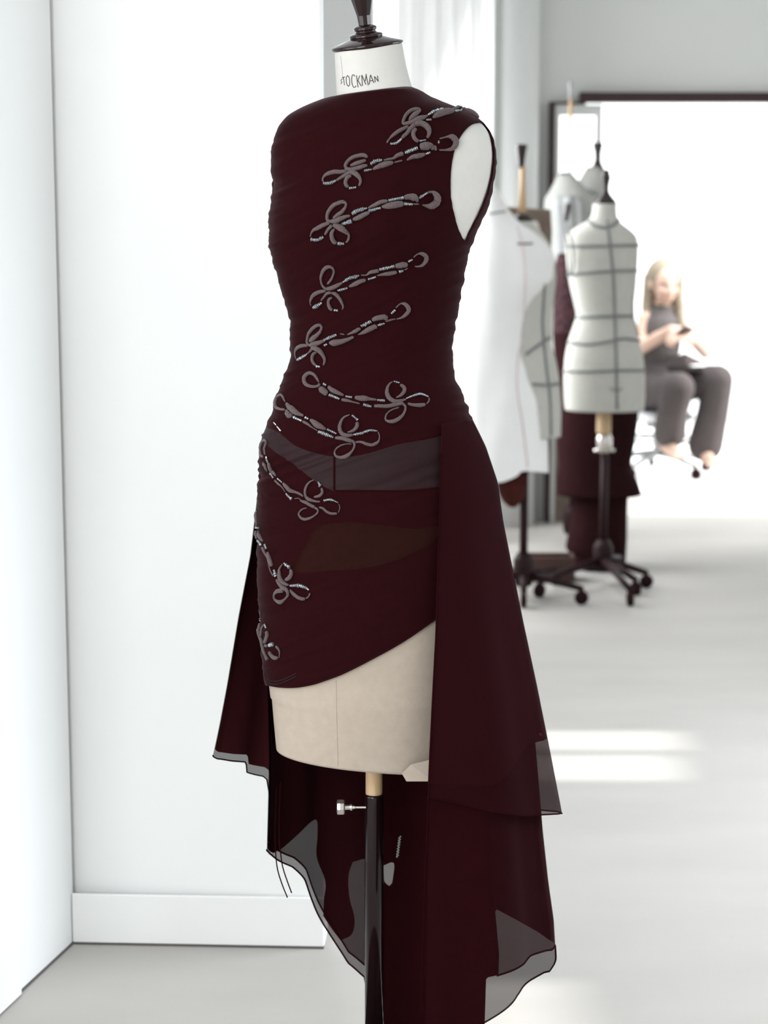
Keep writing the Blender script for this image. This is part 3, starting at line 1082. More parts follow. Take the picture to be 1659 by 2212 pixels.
frog(5.53, 660, 400, [
    [(330, 440, 14), (270, 420, 16), (260, 370, 16), (280, 310, 18), (330, 250, 20), (390, 220, 20), (450, 205, 18), (485, 222, 12), (480, 260, 14), (440, 320, 20), (380, 360, 18), (330, 395, 10)],
    [(300, 430, 18), (360, 425, 24), (420, 400, 24), (490, 375, 16), (540, 365, 10)],
    [(290, 445, 16), (220, 470, 20), (150, 505, 20), (100, 530, 14), (70, 570, 8), (60, 610, 6)],
    [(320, 470, 18), (280, 510, 16), (250, 560, 14), (235, 590, 10)],
    [(330, 460, 20), (390, 485, 30), (440, 515, 32), (490, 555, 20), (520, 590, 12), (510, 650, 12), (480, 680, 8)],
    [(350, 515, 10), (320, 560, 20), (320, 620, 22), (345, 670, 22), (375, 690, 16)],
    [(750, 275, 8), (830, 240, 18), (910, 205, 20), (985, 195, 14)],
    [(1172, 155, 22), (1230, 145, 28), (1290, 160, 36), (1322, 178, 20), (1325, 205, 12)],
    [(570, 410, 14), (640, 385, 24), (720, 345, 22), (770, 325, 14)], [(910, 260, 10), (980, 250, 28), (1080, 235, 32), (1160, 225, 26)],
    [(1280, 225, 6), (1350, 225, 8)],
    [(1390, 235, 6), (1430, 245, 14), (1490, 250, 32), (1550, 210, 36), (1560, 150, 36), (1530, 100, 24), (1495, 85, 12), (1450, 95, 10)]],
    [[(70, 640, 22), (150, 650, 24), (220, 610, 20)], [(385, 690, 26), (465, 690, 16)], [(560, 345, 18), (620, 312, 28), (680, 292, 24), (740, 275, 10)], [(990, 190, 20), (1165, 155, 20)],
     [(430, 460, 12), (480, 450, 22), (560, 425, 28)], [(760, 310, 22), (900, 270, 18)], [(1165, 225, 24), (1270, 230, 18)], [(1350, 160, 18), (1450, 95, 14)]])
frog(5.925, 660, 530, [
    [(265, 560, 16), (220, 510, 12), (200, 440, 12), (210, 370, 16), (240, 305, 20), (290, 270, 20), (340, 280, 14), (365, 325, 12), (350, 390, 12), (320, 450, 14), (285, 495, 12)],
    [(265, 560, 16), (330, 545, 22), (400, 515, 22), (480, 470, 10)],
    [(265, 580, 14), (190, 595, 20), (120, 630, 22), (80, 680, 16), (65, 730, 8), (75, 770, 6)],
    [(340, 600, 14), (280, 610, 16), (240, 655, 12), (200, 705, 8)],
    [(340, 600, 14), (390, 620, 20), (440, 680, 18), (470, 740, 14), (485, 790, 10), (470, 820, 6)],
    [(345, 665, 10), (305, 690, 16), (300, 745, 18), (320, 800, 20), (350, 825, 16)],
    [(710, 378, 5), (780, 375, 8), (830, 340, 18), (900, 325, 20), (940, 315, 20)], [(1145, 260, 20), (1200, 250, 30), (1250, 240, 30), (1300, 245, 24)],
    [(555, 525, 10), (630, 490, 24), (700, 455, 24), (775, 440, 16)], [(915, 385, 6), (980, 370, 14), (1060, 355, 22), (1165, 335, 18)], [(1260, 310, 6), (1310, 290, 6)],
    [(1380, 150, 4), (1430, 110, 5), (1480, 100, 18), (1530, 130, 24), (1535, 190, 22), (1490, 250, 16), (1440, 268, 10), (1395, 268, 6)]],
    [[(100, 795, 22), (160, 765, 26), (215, 730, 18)], [(365, 825, 18), (420, 835, 18)], [(480, 470, 12), (570, 415, 26), (640, 395, 24), (690, 380, 10)], [(945, 305, 24), (1140, 260, 20)],
     [(410, 575, 12), (470, 560, 18), (540, 540, 16)], [(800, 430, 20), (905, 400, 12)], [(1190, 330, 20), (1250, 320, 14)], [(1310, 205, 18), (1365, 175, 14)]])
frog(5.925, 620, 640, [
    [(290, 630, 16), (265, 580, 14), (280, 500, 16), (320, 430, 20), (370, 380, 20), (425, 365, 16), (450, 400, 14), (430, 450, 16), (390, 490, 22), (350, 530, 28), (315, 570, 22), (310, 590, 8)],
    [(290, 630, 14), (350, 615, 28), (420, 595, 24), (500, 560, 10)],
    [(280, 630, 14), (200, 635, 20), (150, 660, 20), (115, 710, 12), (115, 770, 8), (125, 805, 6)],
    [(330, 675, 18), (290, 715, 10), (260, 740, 8)],
    [(320, 665, 18), (370, 665, 28), (430, 700, 28), (470, 760, 20), (490, 820, 16), (470, 890, 8)],
    [(385, 715, 10), (345, 740, 18), (330, 800, 18), (345, 850, 18), (380, 890, 14)],
    [(680, 480, 5), (740, 490, 5)], [(770, 490, 6), (830, 465, 14), (880, 440, 20), (940, 405, 16)], [(1090, 305, 20), (1150, 280, 26), (1240, 260, 28), (1285, 285, 24)],
    [(545, 595, 12), (600, 590, 34), (680, 580, 30), (780, 550, 20), (860, 515, 14)], [(910, 490, 4), (980, 460, 20), (1060, 415, 28), (1150, 375, 24)], [(1260, 320, 10), (1330, 300, 10), (1390, 290, 4)],
    [(1390, 150, 4), (1450, 95, 6), (1500, 95, 18), (1545, 140, 24), (1550, 190, 22), (1510, 240, 20), (1460, 275, 12), (1400, 292, 5)]],
    [[(140, 820, 16), (220, 775, 22), (270, 735, 12)], [(380, 900, 18), (430, 905, 12)], [(440, 580, 14), (560, 525, 22), (640, 490, 16)], [(950, 385, 24), (1080, 320, 20)],
     [(480, 630, 18), (520, 610, 14)], [(1160, 370, 20), (1250, 345, 12)], [(1330, 220, 16), (1385, 170, 14)]])
frog(5.53, 640, 790, [
    [(275, 200, 8), (250, 150, 14), (220, 110, 16), (170, 90, 18), (120, 120, 22), (105, 180, 22), (125, 225, 20), (165, 245, 16), (260, 245, 14), (290, 215, 16)],
    [(385, 250, 16), (440, 295, 26), (500, 325, 22), (570, 355, 10)], [(700, 380, 16), (760, 390, 26), (820, 395, 28), (880, 400, 16), (960, 408, 10)],
    [(290, 270, 16), (310, 285, 32), (360, 325, 30), (380, 340, 20)], [(540, 405, 14), (600, 415, 16), (680, 435, 8), (760, 455, 6)],
    [(930, 485, 16), (1030, 485, 18), (1130, 475, 20), (1230, 455, 20), (1280, 455, 14)],
    [(1310, 400, 10), (1250, 415, 14), (1180, 425, 20), (1120, 400, 22), (1085, 340, 22), (1085, 280, 16), (1110, 220, 10), (1150, 190, 6)],
    [(1240, 225, 14), (1285, 265, 18), (1285, 310, 18), (1250, 355, 16), (1190, 385, 6)],
    [(1580, 380, 4), (1580, 420, 5), (1550, 460, 8)], [(1535, 468, 16), (1470, 475, 20), (1400, 470, 16), (1330, 455, 12)],
    [(1270, 455, 14), (1300, 490, 12), (1295, 540, 12), (1270, 590, 14), (1220, 640, 20), (1150, 670, 20), (1090, 665, 14), (1065, 635, 10), (1080, 580, 8), (1140, 530, 6), (1230, 500, 5)]],
    [[(325, 218, 22), (365, 240, 18)], [(590, 365, 14), (670, 380, 18)], [(965, 412, 16), (1060, 420, 18)], [(395, 350, 22), (520, 398, 18)], [(800, 465, 24), (900, 490, 14)],
     [(1160, 185, 10), (1230, 205, 14)], [(1310, 390, 10), (1400, 355, 14), (1480, 340, 16), (1570, 370, 10)]])
frog(6.38, 580, 840, [
    [(240, 180, 8), (210, 120, 14), (180, 85, 14), (135, 110, 18), (110, 180, 24), (115, 240, 22), (160, 280, 16), (240, 290, 14)],
    [(255, 200, 14), (300, 250, 30), (370, 310, 36), (430, 345, 24), (490, 380, 12)], [(580, 425, 14), (660, 480, 36), (720, 520, 34), (800, 560, 12)],
    [(260, 300, 14), (290, 355, 36), (340, 390, 24)], [(480, 450, 16), (550, 490, 16), (620, 540, 8), (680, 580, 6)],
    [(920, 675, 16), (1000, 685, 22), (1100, 700, 24), (1150, 720, 20)],
    [(1170, 640, 14), (1080, 650, 24), (1010, 610, 24), (985, 540, 24), (1000, 460, 18), (1050, 385, 12), (1120, 355, 8)],
    [(1225, 460, 20), (1220, 520, 22), (1170, 575, 18), (1090, 600, 8)],
    [(1510, 590, 4), (1530, 650, 5), (1520, 710, 10), (1480, 750, 18), (1420, 770, 18), (1340, 755, 18), (1270, 735, 14), (1200, 735, 12)],
    [(1130, 700, 18), (1180, 740, 16), (1185, 800, 12), (1140, 870, 14), (1080, 925, 24), (1000, 945, 18), (930, 920, 14), (915, 870, 10), (960, 800, 10), (1050, 760, 8), (1150, 760, 5)]],
    [[(510, 395, 20), (560, 420, 16)], [(810, 560, 18), (940, 620, 14)], [(360, 395, 26), (470, 445, 18)], [(690, 590, 22), (790, 630, 28), (900, 670, 14)], [(1150, 360, 12), (1235, 435, 22)],
     [(1170, 640, 20), (1310, 605, 22), (1400, 575, 18), (1500, 580, 10)]])
frog(8.295, 550, 940, [
    [(200, 350, 12), (190, 250, 18), (220, 130, 18), (185, 100, 20), (140, 150, 20), (115, 260, 18), (130, 350, 24), (170, 400, 20)],
    [(250, 490, 12), (280, 560, 28), (330, 650, 28), (390, 740, 14)], [(520, 860, 16), (580, 920, 30), (660, 990, 30), (740, 1020, 20), (820, 1050, 18), (880, 1090, 12)],
    [(160, 470, 12), (190, 540, 24), (240, 640, 14)], [(365, 790, 14), (430, 870, 16), (490, 920, 10), (560, 1020, 8)],
    [(720, 1135, 5), (800, 1130, 5), (850, 1180, 16), (930, 1210, 26), (1030, 1260, 26), (1090, 1290, 24)],
    [(1180, 1190, 12), (1080, 1180, 18), (980, 1150, 28), (920, 1080, 22), (915, 980, 20), (945, 890, 18), (1000, 830, 12), (1070, 800, 8)],
    [(1210, 950, 18), (1215, 1030, 22), (1160, 1090, 24), (1070, 1110, 14)],
    [(1510, 1230, 5), (1530, 1300, 5), (1500, 1390, 8)], [(1480, 1400, 16), (1380, 1400, 20), (1300, 1370, 20), (1230, 1310, 18), (1160, 1290, 12)],
    [(1080, 1290, 20), (1140, 1340, 16), (1130, 1390, 14), (1060, 1450, 14), (980, 1490, 20), (890, 1500, 22), (820, 1460, 18), (800, 1400, 14), (850, 1330, 12), (940, 1300, 8)]],
    [[(225, 390, 26), (250, 480, 22)], [(410, 760, 16), (500, 850, 16)], [(290, 690, 22), (350, 770, 18)], [(570, 1040, 20), (680, 1140, 34)], [(1140, 830, 18), (1190, 920, 34)],
     [(1240, 1170, 22), (1360, 1150, 24), (1500, 1210, 12)]])
frog(10.056, 530, 1090, [
    [(270, 130, 16), (255, 220, 34), (260, 330, 30), (265, 430, 22), (255, 490, 28)],
    [(230, 560, 20), (225, 640, 36), (270, 740, 26)], [(390, 930, 30), (440, 1040, 26), (500, 1160, 20), (530, 1320, 16), (560, 1440, 14), (630, 1550, 18)],
    [(300, 570, 20), (330, 670, 40), (400, 800, 20)], [(500, 1020, 24), (550, 1180, 44), (600, 1340, 30)],
    [(690, 1620, 24), (760, 1700, 40), (840, 1800, 44), (910, 1840, 40)],
    [(960, 1750, 20), (860, 1700, 36), (780, 1600, 44), (755, 1480, 34), (760, 1380, 20), (820, 1290, 12)], [(1000, 1400, 28), (1015, 1500, 36), (960, 1590, 40), (880, 1630, 26)],
    [(1410, 1920, 16), (1370, 2000, 14), (1320, 2030, 16)], [(1310, 2035, 26), (1240, 2030, 34), (1120, 1990, 34), (1040, 1910, 32), (980, 1840, 16)],
    [(860, 1780, 36), (930, 1880, 34), (935, 1970, 26), (870, 2060, 20), (790, 2120, 40), (710, 2100, 30), (640, 2020, 22), (650, 1940, 24), (720, 1880, 40), (850, 1860, 44)]],
    [[(235, 500, 30), (320, 505, 30)], [(290, 770, 36), (370, 880, 36)], [(440, 860, 30), (480, 960, 34)], [(640, 1400, 34), (690, 1560, 44)], [(850, 1270, 24), (980, 1350, 46)],
     [(980, 1760, 26), (1180, 1750, 44), (1320, 1790, 36), (1390, 1860, 24)]])
frog(11.06, 540, 1300, [
    [(255, 200, 8), (258, 270, 12), (262, 370, 10)],
    [(230, 510, 24), (215, 640, 40), (240, 740, 40), (270, 850, 36), (310, 950, 40), (330, 1050, 40), (350, 1170, 34), (400, 1280, 34), (450, 1380, 42)],
    [(280, 800, 30), (290, 700, 24), (315, 600, 22), (350, 540, 14)], [(420, 690, 40), (440, 780, 40), (420, 880, 40), (370, 970, 36)],
    [(380, 1040, 30), (440, 1050, 34)], [(640, 1060, 30), (690, 1110, 24), (720, 1190, 18), (715, 1280, 10), (710, 1340, 14)],
    [(690, 1330, 30), (620, 1330, 44), (540, 1270, 40), (480, 1180, 34)]],
    [[(265, 390, 24), (240, 470, 30)], [(370, 530, 30), (410, 630, 40)], [(480, 1040, 40), (590, 1000, 70)]])

for (scale, ox, oy, cords, beads) in FROGS:
    mb = MB()
    last = None
    for ci, c in enumerate(cords):
        L = sum(math.hypot(c[i + 1][0] - c[i][0], c[i + 1][1] - c[i][1]) for i in range(len(c) - 1)) / scale
        n = max(6, int(L / 1.6))
        sp = spline(c, n)
        pts, rad = [], []
        for i, (x, y, r) in enumerate(sp):
            rr = px_r(max(r, 7) / scale) * 1.12
            last = cast(GOWN_BVH, ox + x / scale, oy + y / scale, last, rr * 0.55 + 0.0008)
            pts.append(last)
            rad.append(rr * (1.0 + 0.06 * math.sin(i * 2.1)) * (0.45 if i in (0, n - 1) else 1.0))
        mb.tube(pts, rad, 8)
    fo = mb.build('loop_trim', M['cord'], gown)
    for c in beads:
        mb = MB()
        L = sum(math.hypot(c[i + 1][0] - c[i][0], c[i + 1][1] - c[i][1]) for i in range(len(c) - 1)) / scale
        nbead = max(2, int(L / 3.4))
        sp = spline(c, nbead * 6 + 1)
        pts, rad = [], []
        amp = 1.0
        for i, (x, y, r) in enumerate(sp):
            k = i % 6
            if k == 0:
                amp = random.uniform(0.72, 1.08)
            rr = px_r(max(r, 8) / scale)
            last = cast(GOWN_BVH, ox + x / scale, oy + y / scale, last, rr * 0.55 + 0.0008)
            pts.append(last)
            rad.append(rr * (0.38 if k == 0 else amp * (0.85 if k in (1, 5) else 1.0)))
        mb.tube(pts, rad, 8, smooth=False)
        tag(mb.build('bead_row', M['bead'], fo), 'iridescent grey beads')

# ---------------------------------------------------------------- things in the back of the studio
def loft(rows, Y, n=40, ns=64, e=2.2, bfac=None):
    """rows: image row, left, right, half depth"""
    a = np.array(rows, float)
    t = table(a, 0, np.linspace(a[0, 0], a[-1, 0], n))
    vs = []
    for y, L, R, b in t:
        pl, pr_ = P(L, y, Y), P(R, y, Y)
        cx, cz, ax_ = (pl.x + pr_.x) / 2, pl.z, (pr_.x - pl.x) / 2
        for k in range(ns):
            an = 2 * PI * k / ns
            c, s_ = math.cos(an), math.sin(an)
            vs.append((cx + ax_ * math.copysign(abs(c) ** (2 / e), c), Y - b * math.copysign(abs(s_) ** (2 / e), s_), cz))
    f = grid_faces(n, ns)
    f.append(tuple(range(ns))[::-1])
    f.append(tuple(range((n - 1) * ns, n * ns)))
    return vs, f


def bvh(vs, f):
    return BVHTree.FromPolygons([Vector(v) for v in vs], [tuple(q) for q in f])


def far_tube(b, pts, rpx, Y, n=24, seg=6):
    mb_ = MB()
    sp = spline(pts, n)
    last, out = None, []
    for x, y in sp:
        d = ray(x, y).normalized()
        h = b.ray_cast(Vector((0, 0, CAMZ)), d)
        p = h[0] + (h[1] if h[1].dot(d) < 0 else -h[1]) * 0.001 if h[0] is not None else P(x, y, last.y if last else Y)
        last = p
        out.append(p)
    mb_.tube(out, px_r(rpx, Y), seg)
    return mb_


def lathe_px(cx, ybase, Y, prof_, seg=20, smooth=True, ax=(0, 0, 1)):
    """lathe whose profile is (radius, height) in image pixels at depth Y"""
    q = px_r(1, Y) / 1.03
    return MB().lathe(P(cx, ybase, Y), ax, [(r * q, h * q) for r, h in prof_], seg, smooth)


def stand(root, cx, Y, ztop, feet, hub_z=0.10, r=0.016):
    """pole and one leg with a caster for every foot (feet: floor points)"""
    x = P(cx, 1000, Y).x
    MB().lathe((x, Y, hub_z - 0.02), (0, 0, 1), [(r, 0), (r, ztop - hub_z + 0.02)], 20).build('pole', M['black_metal'], root)
    MB().lathe((x, Y, 0.055), (0, 0, 1), [(0.034, 0), (0.04, 0.03), (0.04, 0.10), (0.024, 0.13)], 20).build('hub', M['black_metal'], root)
    for fx, fy in feet:
        l = MB().tube([(x, Y, hub_z), (x + (fx - x) * .5, Y + (fy - Y) * .5, 0.085), (fx, fy, 0.062)], [0.018, 0.014, 0.012], 10).build('leg', M['black_metal'], root)
        dx, dy = fx - x, fy - Y
        ln = math.hypot(dx, dy) + 1e-6
        MB().lathe((fx - dy / ln * 0.012, fy + dx / ln * 0.012, 0.027), (dy / ln, -dx / ln, 0), [(0.018, 0), (0.027, 0.003), (0.027, 0.021), (0.018, 0.024)], 18) \
            .tube([(fx, fy, 0.04), (fx, fy, 0.068)], 0.008, 8).build('caster', M['black_matt'], l)


# form with the grid of grey tapes
gf = FL(1311, 1262)
YG = gf.y
grid_form = empty('dress_form', gf, 'light grey dress form marked with a grid of dark style tapes, by the bright opening', 'dress form', 'dress forms at the back of the studio')
rows_g = [(440, 1281, 1332, .050), (462, 1279, 1333, .052), (474, 1273, 1336, .056), (486, 1253, 1348, .066), (500, 1232, 1367, .080), (512, 1224, 1376, .088), (530, 1222, 1379, .098),
          (560, 1224, 1378, .108), (590, 1227, 1376, .110), (620, 1232, 1374, .102), (655, 1240, 1370, .092), (682, 1245, 1368, .088), (700, 1240, 1372, .092), (740, 1227, 1382, .108),
          (780, 1220, 1390, .118), (820, 1218, 1393, .120), (860, 1219, 1393, .118), (885, 1221, 1391, .114)]
vg, fg_ = loft(rows_g, YG, 70, 80)
MB().add(vg, fg_).build('torso', M['linen_grey'], grid_form)
bg_ = bvh(vg, fg_)
for pts in ([(1310, 476), (1318, 530), (1325, 600), (1328, 682), (1331, 780), (1333, 884)],
            [(1222, 532), (1270, 532), (1320, 531), (1379, 530)], [(1228, 594), (1270, 590), (1327, 586), (1376, 585)], [(1246, 686), (1300, 684), (1368, 683)],
            [(1228, 740), (1270, 744), (1310, 739), (1345, 732), (1381, 736)], [(1219, 802), (1270, 803), (1330, 801), (1392, 800)],
            [(1272, 478), (1284, 488), (1304, 492), (1322, 488), (1337, 476)]):
    far_tube(bg_, pts, 3.4, YG).build('style_tape', M['tape'], grid_form)
far_tube(bg_, [(1368, 640), (1369, 683), (1380, 725)], 2.2, YG).build('style_tape', M['tape'], grid_form)
far_tube(bg_, [(1318, 838), (1332, 846), (1345, 838)], 1.5, YG).build('style_tape', M['tape'], grid_form)
lathe_px(1308, 440, YG, [(25, 0), (24, 4), (19, 10), (11, 19), (7.5, 26), (7, 36), (9, 46), (11, 54), (9, 62), (7.5, 66), (7.5, 72)]).build('neck_cap', M['black_gloss'], grid_form)
lathe_px(1304, 936, YG, [(15, 0), (16, 4), (16, 50)]).build('wooden_peg', M['wood'], grid_form)
mb = lathe_px(1305, 972, YG, [(9, -8), (15, 0), (17, 12), (17, 26), (13, 38)])
zc_ = P(1305, 972, YG).z
mb.tube([P(1283, 974, YG), P(1305, 970, YG), P(1328, 974, YG)], px_r(4, YG), 8)
mb.build('clamp_collar', M['chrome'], grid_form)
stand(grid_form, 1306, YG, zc_ + 0.02, [FL(1396, 1270)[:2], FL(1373, 1286)[:2], FL(1361, 1309)[:2], FL(1165, 1290)[:2], FL(1338, 1236)[:2]])

# form wearing the white toile, nearer on the left
wf = FL(1133, 1294)
YW2 = wf.y
white_form = empty('dress_form', wf, 'grey taped dress form with a pale wooden neck rod under the white toile', 'dress form', 'dress forms at the back of the studio')
rows_w = [(478, 1100, 1150, .05), (490, 1085, 1160, .06), (510, 1070, 1176, .075), (535, 1060, 1190, .09), (570, 1055, 1199, .105), (600, 1053, 1201, .105), (640, 1056, 1197, .10), (690, 1058, 1192, .095),
          (730, 1056, 1190, .095), (780, 1050, 1201, .105), (830, 1044, 1209, .115), (890, 1042, 1212, .115), (942, 1044, 1211, .11)]
vw, fw_ = loft(rows_w, YW2, 60, 80)
MB().add(vw, fw_).build('torso', M['linen_grey'], white_form)
bw_ = bvh(vw, fw_)
for pts in ([(1176, 560), (1175, 640), (1172, 700), (1180, 790), (1188, 860), (1190, 940)], [(1136, 766), (1160, 748), (1189, 728)], [(1150, 830), (1180, 832), (1208, 829)]):
    far_tube(bw_, pts, 3.4, YW2).build('style_tape', M['tape'], white_form)
lathe_px(1129, 480, YW2, [(21, 0), (21, 8), (17, 14), (10, 18)]).build('neck_cap', M['black_gloss'], white_form)
lathe_px(1128, 464, YW2, [(9.5, 0), (9, 20), (6.5, 60), (6, 104)]).build('neck_rod', M['wood'], white_form)
lathe_px(1126, 360, YW2, [(6.5, -2), (7, 4), (9.5, 22), (13, 40), (13, 45), (9, 47)]).build('finial', M['black_gloss'], white_form)
stand(white_form, 1133, YW2, P(1133, 950, YW2).z, [FL(1256, 1306)[:2], FL(1131, 1312)[:2], FL(1015, 1300)[:2], FL(1080, 1262)[:2], FL(1200, 1264)[:2]])

# the white toile
toile = empty('toile', P(1090, 1045, YW2), 'bright white cotton toile with a faint pink centre seam on a form', 'garment')
rows_t = [(404, 1044, 1070, .05), (425, 1036, 1084, .07), (452, 1026, 1098, .09), (478, 1014, 1122, .11), (500, 1006, 1158, .125), (530, 1000, 1186, .14), (565, 997, 1197, .15), (596, 995, 1197, .15),
          (622, 994, 1184, .145), (648, 993, 1160, .14), (690, 992, 1143, .135), (740, 992, 1140, .135), (800, 989, 1158, .145), (870, 986, 1180, .155), (940, 983, 1184, .16), (1060, 976, 1186, .165)]
vt, ft = loft(rows_t, YW2, 90, 96)
vt = [(x + 0.004 * nz(x * 9, z * 3, 1.0), y + 0.008 * nz(x * 14, z * 4, 4.0), z) for x, y, z in vt]
ft = ft[:-1]
A = np.array(vt)
tx, ty = PXYn(A)
hemt = np.array([(960, 1052), (1084, 1042), (1104, 1035), (1118, 1028), (1124, 1019), (1140, 1017), (1190, 1022)])
v_, f_ = clip(vt, ft, [np.interp(tx, hemt[:, 0], hemt[:, 1]) - ty])
MB().add(v_, f_).build('cotton_body', M['white_cloth'], toile)
bt_ = bvh(vt, ft)
far_tube(bt_, [(1118, 490), (1130, 540), (1134, 620), (1128, 720), (1117, 790), (1118, 850), (1128, 910), (1140, 1010)], 2.0, YW2, 40).build('seam', mat('pale_pink_seam', (0.72, 0.60, 0.60), 0.9), toile)
far_tube(bt_, [(1118, 527), (1150, 526)], 2.4, YW2).build('style_tape', M['tape'], toile)
far_tube(bt_, [(1056, 462), (1092, 457)], 2.0, YW2).build('style_tape', M['tape'], toile)
# burgundy-brown underskirt below the toile
bu = MB()
v_, f_ = loft([(990, 1070, 1140, .10), (1030, 1072, 1141, .10), (1060, 1076, 1138, .09), (1080, 1084, 1128, .07), (1092, 1096, 1116, .05)], YW2, 20, 48)
tag(rebase(bu.add(v_, f_).build('underskirt', M['burgundy']), P(1107, 1092, YW2)), 'short dark burgundy underskirt showing below the white toile hem', 'garment')

# black outfit on its own stand behind the gridded form
ob = FL(1296, 1227)
YO = ob.y
outfit = empty('black_outfit', ob, 'long black outfit with lace bodice and tiered skirt hanging behind the gridded form', 'garment')
v_, f_ = loft([(548, 1206, 1285, .08), (570, 1200, 1292, .10), (610, 1197, 1300, .11), (660, 1196, 1306, .11), (720, 1194, 1318, .11)], YO, 30, 56)
MB().add(v_, f_).build('lace_bodice', M['lace'], outfit)
v_, f_ = loft([(716, 1194, 1320, .112), (760, 1197, 1345, .12), (820, 1204, 1368, .13), (888, 1207, 1379, .14), (950, 1204, 1372, .14), (1005, 1206, 1363, .14), (1040, 1202, 1378, .145), (1066, 1202, 1386, .15)], YO, 50, 64)
vz = [(x, y, z) for x, y, z in v_]
MB().add(vz, f_).build('peplum', M['black_cloth'], outfit)
v_, f_ = loft([(1040, 1238, 1358, .11), (1100, 1237, 1355, .11), (1160, 1226, 1354, .115), (1184, 1222, 1353, .115), (1200, 1236, 1352, .11), (1222, 1240, 1351, .105)], YO, 30, 56)
MB().add(v_, f_).build('long_skirt', M['black_cloth'], outfit)
gs_ = empty('garment_stand', (P(1292, 1000, YO + 0.02).x, YO + 0.02, 0), 'black stand hidden under the long black outfit, its round foot on the floor', 'stand')
MB().lathe((P(1292, 1000, YO).x, YO + 0.02, 0.0), (0, 0, 1), [(0.10, 0), (0.10, 0.012), (0.02, 0.02), (0.014, 0.03), (0.014, 1.2)], 24).build('pole', M['black_metal'], gs_)

# rear forms
YR3 = 8.9
f3 = empty('dress_form', (P(1237, 1000, YR3).x, YR3, 0), 'rear grey dress form with a tall thin rod rising from its neck', 'dress form', 'dress forms at the back of the studio')
r3 = [(376, 1206, 1238, .03), (386, 1201, 1246, .05), (398, 1195, 1258, .06), (415, 1186, 1272, .075), (432, 1176, 1284, .085), (450, 1176, 1288, .095), (500, 1180, 1290, .10), (560, 1184, 1288, .10), (640, 1196, 1280, .09),
      (720, 1192, 1284, .10), (860, 1192, 1286, .11)]
v_, f_ = loft(r3, YR3, 50, 56)
M['linen_rear'] = mat('rear_grey_linen', (0.37, 0.37, 0.35), 0.9, spec=0.1, var=0.03, scale=40)
MB().add(v_, f_).build('torso', M['linen_rear'], f3)
b3_ = bvh(v_, f_)
lathe_px(1221, 381, YR3, [(16, 0), (15, 5), (8, 9)]).build('neck_cap', M['black_gloss'], f3)
lathe_px(1232, 384, YR3, [(2.4, 0), (2.4, 124)]).build('rod', M['chair_grey'], f3)
lathe_px(1232, 260, YR3, [(3.8, 0), (4.4, 20), (3.6, 45)]).build('rod_grip', M['wood'], f3)
lathe_px(1232, 215, YR3, [(3, 0), (4.5, 6), (2.5, 14), (4.5, 26), (5, 36), (2, 40)]).build('finial', M['chair_grey'], f3)
stand(f3, 1237, YR3, P(1237, 850, YR3).z, [(P(1237, 1000, YR3).x + dx, YR3 + dy) for dx, dy in ((0.12, 0.12), (0.16, -0.08), (0.02, 0.18))], r=0.012)
# grey muslin over that form
mu = MB()
v_, f_ = loft([(424, 1192, 1258, .105), (446, 1183, 1272, .12), (500, 1188, 1276, .125), (560, 1190, 1276, .125), (620, 1196, 1272, .12)], YR3, 40, 72)
v_ = [(x, y + 0.006 * math.sin(x * 120 + z * 6), z) for x, y, z in v_]
mu.add(v_, f_)
mu = mu.build('muslin_drape', M['grey_cloth'])
tag(rebase(mu, P(1230, 620, YR3)), 'grey muslin cloth draped around the rear form with the tall rod', 'cloth')
st_ = far_tube(bvh(v_, f_), [(1228, 440), (1226, 455), (1223, 478)], 4.5, YR3 - 0.1).build('strap', M['black_cloth'])
st_.location = (0, 0, 0)
tag(rebase(st_, P(1224, 478, YR3 - 0.12)), 'short black strap hanging over the grey muslin of the rear form', 'strap')
lp = MB()
for dx in (0, 9):
    lp.tube([P(x, y, YG - 0.10 + 0.0002 * (y - 490)) for x, y in spline([(1214 + dx, 478), (1220 + dx, 500), (1226 + dx * 1.2, 530), (1230 + dx, 570), (1229 + dx * .6, 596)], 20)], px_r(2.6, YG), 6)
tag(rebase(lp.build('ribbon', M['grey_cloth']), P(1230, 596, YG - 0.09)), 'grey ribbon loop hanging from the left shoulder of the gridded form', 'ribbon')

YR4 = 9.15
f4 = empty('dress_form', (P(1276, 1000, YR4).x, YR4, 0), 'rearmost pale dress form with a black turned neck finial, against the side panel', 'dress form', 'dress forms at the back of the studio')
r4 = [(360, 1268, 1298, .03), (368, 1263, 1303, .045), (380, 1256, 1309, .055), (400, 1246, 1312, .07), (425, 1239, 1315, .08), (460, 1236, 1322, .09), (560, 1240, 1320, .10), (680, 1248, 1312, .09), (850, 1236, 1330, .11)]
v_, f_ = loft(r4, YR4, 50, 56)
MB().add(v_, f_).build('torso', M['linen_rear'], f4)
lathe_px(1291, 366, YR4, [(15, 0), (13, 6), (9, 12), (6.5, 22), (7, 34), (10.5, 48), (10.5, 55), (7, 57)]).build('neck_cap', M['black_gloss'], f4)
b4_ = bvh(v_, f_)
far_tube(b4_, [(1264, 409), (1276, 414), (1288, 418)], 3.5, YR4).build('strap', M['tape'], f4)
stand(f4, 1276, YR4, P(1276, 840, YR4).z, [(P(1276, 1000, YR4).x + dx, YR4 + dy) for dx, dy in ((0.12, 0.05), (-0.05, 0.14), (0.1, -0.1))], r=0.012)

